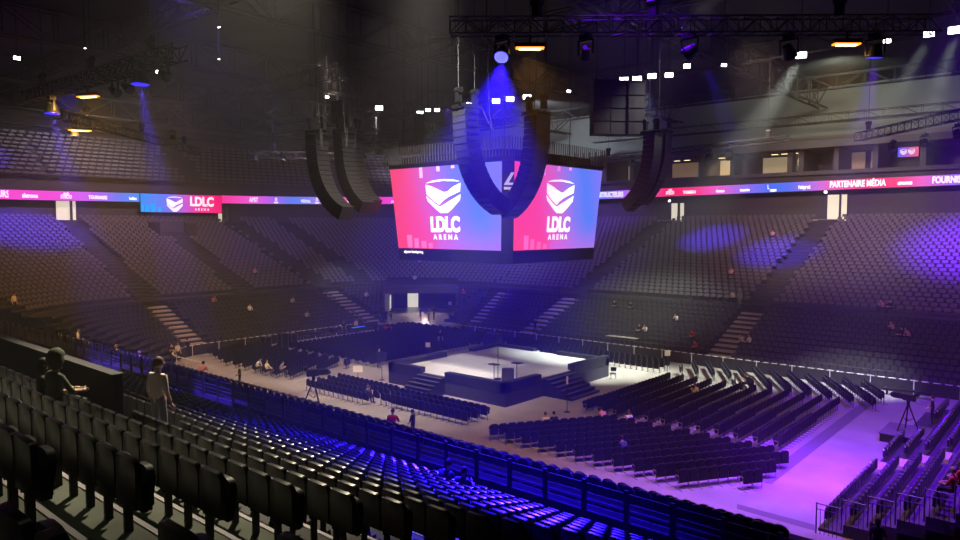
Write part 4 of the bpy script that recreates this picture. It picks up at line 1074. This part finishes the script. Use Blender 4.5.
# in the far stands
for (u,v,po,sh,lab,hr,dz) in ((740,298,'stand','grey','person in grey standing on the right stair landing',1,.7),(730,298,'sit_lean','beige','person in beige sitting left of the right stair landing',1,.9),(680,314,'sit_phone','white','person in white sitting mid right lower stand',0,.9),(753,335,'sit','white','person in white sitting beside the right lower stair',1,.9),(747,335,'sit_lean','beige','person in beige, left of the white one by the right stair',1,.9),(734,270,'sit','pink','person in pink sitting high left of the right stair',0,.9),(775,232,'sit','pink','person lit violet near the top of the right stand',0,.9),(643,325,'sit','black','person in black behind the low desk in the right lower stand',0,.9),(649,326,'sit_phone','white','person in white next to the low desk, right lower stand',1,.9),(619,303,'sit_lean','black','first of two dark-clad people above the far desk',0,.9),(635,303,'sit_lean','black','second of two dark-clad people above the far desk',0,.9),(698,330,'sit_lean','red','person in red-brown, left of the right lower stair',1,.9),(701,342,'sit_lean','red','lower person in red-brown, left of the right lower stair',0,.9),(885,300,'sit_phone','pink','pale figure in upper seats above the far right trio',1,.9),(893,300,'sit','black','dark figure beside the pale one in the upper right seats',1,.9),(895,325,'sit_phone','pink','left one of the far right trio, arms raised',1,.9),(904,328,'sit','black','middle one of the far right trio in dark top',0,.9),(912,328,'sit_lean','pink','right one of the far right trio',1,.9),(466,290,'sit','red','person in red sitting right of the tunnel',0,.9),(415,276,'sit_lean','beige','person in beige sitting above the tunnel',1,.9),(364,293,'sit_lean','beige','person in beige sitting left of the tunnel',1,.9),(246,307,'sit','white','person in white and red on the left lower stand',0,.9),(212,299,'sit_lean','pink','pink clothed person on the left stand below the aisle',1,.9),(292,300,'sit_lean','beige','stretched person in beige on the lower left stand',1,.9),(306,314,'sit_lean','beige','person bending forward above the technical tables',0,.9),(252,270,'sit','pink','person lit violet mid left upper stand',0,.9),(535,330,'stand','black','person in black at the foot of the far stair behind the stage',0,.7),(14,305,'stand','beige','person in beige standing on the far left landing',1,.7),(532,262,'sit','navy','person in blue light below the cube',0,.9),(420,259,'sit','pink','person in pink just under the left cube screen',1,.9)):
    q,D=hit(u,v,dz)
    if q is None: continue
    if po.startswith('sit'):
        k=round((D-1.1)/.86) if D<10.6 else round((D-12.15)/.86)
        Dt=(1.1+.86*min(NL-1,max(0,k)) if D<10.6 else 12.15+.86*max(0,min(NU-1,k)))-.30; zz=lower_z(min(NL-1,max(0,k))) if D<10.6 else upper_z(max(0,min(NU-1,k)))
        dr=Vector((q.x-cF[0] if q.x<cF[0] else 0,q.y-cF[1] if q.y>cF[1] else 0,0))
        if dr.length>0: q+=dr.normalized()*(Dt-D)
        q.z=zz
    person(tuple(q),face_to(q),po,sh,'black' if sh!='grey' else 'grey',lab,hr,1)
# stage table people and bottom right people
q=onz(500,329,.9); person((-41.6,51.5,0),R(-40),'sit','white','black','person in white sitting behind the stage at a table',0,1)
person((-42.6,51.2,0),R(-40),'sit','black','black','person in black left of the white one behind the stage',0,1)
person((-5.4,27.4,.1),R(120),'stand','black','black','dark-haired person in black with pink bag, by the side stand rail',0,1,'long')
person((-3.55,30.2,2.0),R(170),'sit','red','black','person in red jacket at the bottom right corner seats',2,1)
person((-3.45,31.2,2.0),R(170),'sit','red','black','second person in red, behind, in the bottom right seats',1,1)
q=onz(934,431,.9); person((-6.6,46.2,.86),R(190),'front','black','black','camera operator in black beside the raised film camera',0,1)
# ---------------- floor equipment ----------------
def sign_stand(p,h,label,w=.45,hh=.45,face=R(-50),m=M_white,base=.22):
    t=thing('sign_stand',p,label,'stand',None,face+PI/2); mb=MB(); mb.tube((0,0,0),(0,0,h),.025,6); mb.build('pole',M_black,t); mb=MB(); mb.tube((0,0,0),(0,0,.03),base,12); mb.build('base',M_black,t)
    mb=MB(); mb.box(-w/2,-.04,h-hh/2,w/2,.0,h+hh/2); pn=mb.build('sign_panel',m,t); return t
sign_stand(tuple(onz(428,371,0)),2.2,'tall black stand with small pale square sign, front left of stage',.4,.4)
t=sign_stand(tuple(onz(358,381,0)),.95,'low stand with pale sign panel before the dense chair block',.75,.5)
sign_stand(tuple(onz(382,380,0)),1.85,'black stand carrying a dark flat monitor beside the stage',.8,.75,m=M_black)
sign_stand(tuple(onz(667,381,0)),2.2,'tall black stand with pale sign right of the stage',.42,.42)
sign_stand(tuple(onz(567,412,0)),2.1,'thin black pole stand with narrow white tip before the right stairs',.12,.5)
sign_stand(tuple(onz(450,315,0)),1.6,'stand with pale square sign right of the tunnel',.45,.45)
t=thing('microphone_stand',tuple(onz(498,379,1.25)),'tall thin black microphone stand on the near stage corner','stand'); mb=MB(); mb.tube((0,0,0),(0,0,2.6),.03,6); mb.build('pole',M_black,t); mb=MB(); mb.tube((0,0,0),(0,0,.04),.25,12); mb.build('base',M_black,t); mb=MB(); mb.tube((0,0,2.6),(.05,.1,2.75),.04,8); mb.build('microphone',M_black,t)
def laptop_stand(p,label):
    t=thing('prompter_stand',p,label,'stand'); mb=MB(); mb.tube((0,0,0),(0,0,1.15),.03,6); mb.tube((0,0,0),(0,0,.03),.25,10); mb.build('pole',M_black,t); mb=MB(); mb.box(-.35,-.25,1.15,.35,.25,1.2); mb.build('tray',M_black,t)
laptop_stand(tuple(onz(497,383,1.25)+Vector((-.6,.4,0))),'small black prompter stand left of the stage monitor'); laptop_stand(tuple(onz(513,380,1.25)+Vector((.1,.3,0))),'small black prompter stand right of the stage monitor')
t=thing('stage_monitor',tuple(onz(506,381,1.25)+Vector((0,.2,0))),'boxy black stage monitor on the near stage corner','monitor',None,R(40)); mb=MB(); mb.box(-.42,-.3,0,.42,.3,.85); mb.build('cabinet',M_black,t,bevel=.03); MB().box(-.36,-.33,.08,.36,-.3,.78).build('grille',M_spk,t)
def table(p,L,label,rz=0,cloth=M_blackc,H=.75,items=()):
    t=thing('folding_table',p,label,'table',None,rz); MB().box(-L/2,-.4,H-.04,L/2,.4,H).build('table_top',cloth,t,bevel=.01)
    for sx in (-1,1):
        for sy in (-1,1): MB().tube((sx*(L/2-.1),sy*.33,0),(sx*(L/2-.1),sy*.33,H-.04),.02,5).build('leg',M_grey,t)
    return t
# technical area left of the dense block
TX=-61.3
for i,(y,L) in enumerate(((41.5,2.4),(44.2,2.4),(47,2.4),(49.8,2.2))): table((TX,y,0),L,'black technical table left of the dense chair block, %s one'%ordn(i+1),R(90))
for i,(y,m,w,h,lab) in enumerate(((41,M_black,.9,.4,'black mixing desk on first technical table'),(44.3,M_black,1.2,.35,'wide black console on second technical table'),(46.6,M_grey,.5,.5,'grey equipment box on third technical table'),(49.9,M_blue_scr,1.9,.22,'glowing blue console on fourth technical table'))):
    t=thing('mixing_console',(TX,y,.75),lab,'console',None,R(90)); MB().prism([(-.3,0),(.3,0),(.3,h*.5),(-.3,h)],-w/2,w/2,axis='x').build('body',M_black,t)
    MB().box(-w/2+.04,-.28,h+.005,w/2-.04,.02,h+.02).build('panel',m,t)
for i,(x,y,w,h,lab) in enumerate(((-60.0,39.5,.8,1.6,'tall black flight case left of the dense block'),(-60.3,40.8,.7,1.4,'second tall black flight case beside the first'),(-62.0,38.9,.9,1.1,'low grey-topped flight case near the barrier'))):
    t=thing('flight_case',(x,y,0),lab,'case'); MB().box(-w/2,-.35,.08,w/2,.35,h).build('body',M_black,t,bevel=.02)
    mb=MB(); 
    for sx in (-1,1):
        for sy in (-1,1): mb.box(sx*w/2-.02,sy*.35-.02,.08,sx*w/2+.02,sy*.35+.02,h)
    mb.build('corner_trim',M_grey,t); mb=MB()
    for sx in (-1,1):
        for sy in (-1,1): mb.tube((sx*(w/2-.1),sy*.25-.02,.04),(sx*(w/2-.1),sy*.25+.02,.04),.04,8)
    mb.build('caster',M_black,t)
for (x,y,lab) in ((-60.6,48.6,'technician in black at the glowing blue console'),(-60.8,50.6,'technician in white shirt right of the blue console')):
    person((x-1.6 if x<-60.7 else x-1.5,y,0),R(0),'stand','white' if 'white' in lab else 'black','black',lab,1,1)
t=thing('red_case',tuple(onz(387,334,0)),'small red box at the corner of the dense chair block','box'); MB().box(-.5,-.35,0,.5,.35,.75).build('body',M_red,t,bevel=.02); MB().box(-.52,-.37,.70,.52,.37,.8).build('lid',M_red,t)
t=thing('black_rack',(-42.2,50.4,0),'tall black covered rack at the far stage corner','rack'); MB().box(-.8,-.5,0,.8,.5,2.1).build('body',M_black,t,bevel=.03); MB().box(-.7,-.52,.2,.7,-.5,1.9).build('door',M_blackc,t)
table((-38.9,51.6,0),1.9,'white-topped table behind the far stage edge',R(0),M_white)
table(tuple(onz(640,345,0)),2.4,'pale-topped desk right behind the stage',R(0),M_steplit)
table(tuple(onz(620,349,0)),1.4,'small table with pale cloth right of the desk behind the stage',R(0),M_white)
q,D=hit(622,337,.8); table((q.x,q.y,q.z),3.2,'pale commentary desk in the far lower stand',R(0),M_steplit,.8)
t=thing('folding_chair',tuple(onz(613,379,0)),'single metal folding chair right of the stage block','chair',None,R(200)); MB().box(-.22,-.22,.43,.22,.22,.47).build('seat',M_black,t); MB().box(-.22,-.22,.6,.22,-.19,.9).build('backrest',M_black,t)
for sx in (-1,1):
    for sy in (-1,1): MB().tube((sx*.2,sy*.25,0),(sx*.2,sy*.15,.45),.015,5).build('leg',M_grey,t)
# film cameras
def film_camera(p,face,label,hh=1.35,s=1.0):
    t=thing('broadcast_camera',p,label,'camera',None,face-PI/2); t.scale=(s,)*3
    for k in range(3):
        a=2*PI*k/3+.5; mb=MB(); mb.tube((0,0,hh),(math.cos(a)*.6,math.sin(a)*.6,0),.035,6); mb.tube((math.cos(a)*.3,math.sin(a)*.3,hh/2),(0,0,hh*.35),.015,4); mb.build('tripod_leg',M_black,t)
    mb=MB(); mb.tube((0,0,hh-.05),(0,0,hh+.15),.09,8); mb.build('tripod_head',M_black,t)
    b=MB().box(-.13,-.35,hh+.15,.13,.25,hh+.5).build('body',M_black,t,bevel=.02); 
    mb=MB(); mb.box(-.12,.25,hh+.2,.12,.75,hh+.48); mb.tube((0,.75,hh+.34),(0,.85,hh+.34),.13,12); mb.build('lens',M_black,t)
    MB().box(-.12,-.5,hh+.45,.12,-.3,hh+.65).build('viewfinder',M_black,t); mb=MB(); mb.tube((.1,-.2,hh+.1),(.25,-.9,hh-.05),.015,5); mb.build('pan_handle',M_grey,t)
film_camera(tuple(onz(314,408,0)),R(60),'film camera on tripod at the near floor edge, by short chair block',1.5,1.3)
pl=thing('camera_platform',(-7.9,45.6,0),'low dark platform carrying the film camera at right','platform'); MB().box(-.9,-1.3,.0,1.2,1.5,.45).build('skirt',M_blackc,pl); MB().box(-.95,-1.35,.45,1.25,1.55,.5).build('deck',M_track,pl)
film_camera((-7.7,45.7,.5),R(170),'film camera with long lens on the raised platform at right',1.5,1.05)
mb=MB(); 
t=thing('barrier_bench',(-9.6,57.3,0),'dark low bench along the far barrier beside the purple floor','bench'); MB().box(-1.6,-.25,.4,1.6,.25,.5).build('seat',M_black,t)
for sx in (-1,1): MB().box(sx*1.4-.04,-.2,0,sx*1.4+.04,.2,.4).build('leg',M_black,t)
# ---------------- haze ----------------
hz=MB(); hz.box(-127,-39,-.0,19,101.9,30.4); ho=hz.build('haze',None) if False else None
me=hz.mesh('haze',[]) if False else None
m=bpy.data.materials.new('haze'); m.use_nodes=True; nt=m.node_tree; nt.nodes.remove(nt.nodes['Principled BSDF']); vs_=nt.nodes.new('ShaderNodeVolumeScatter'); vs_.inputs['Density'].default_value=.00125; vs_.inputs['Anisotropy'].default_value=.25; vs_.inputs['Color'].default_value=(.95,.95,.95,1)
nt.links.new(vs_.outputs[0],nt.nodes['Material Output'].inputs['Volume'])
o=hz.build('haze',m); tag(o,'thin stage haze filling the hall','haze',None,'stuff')
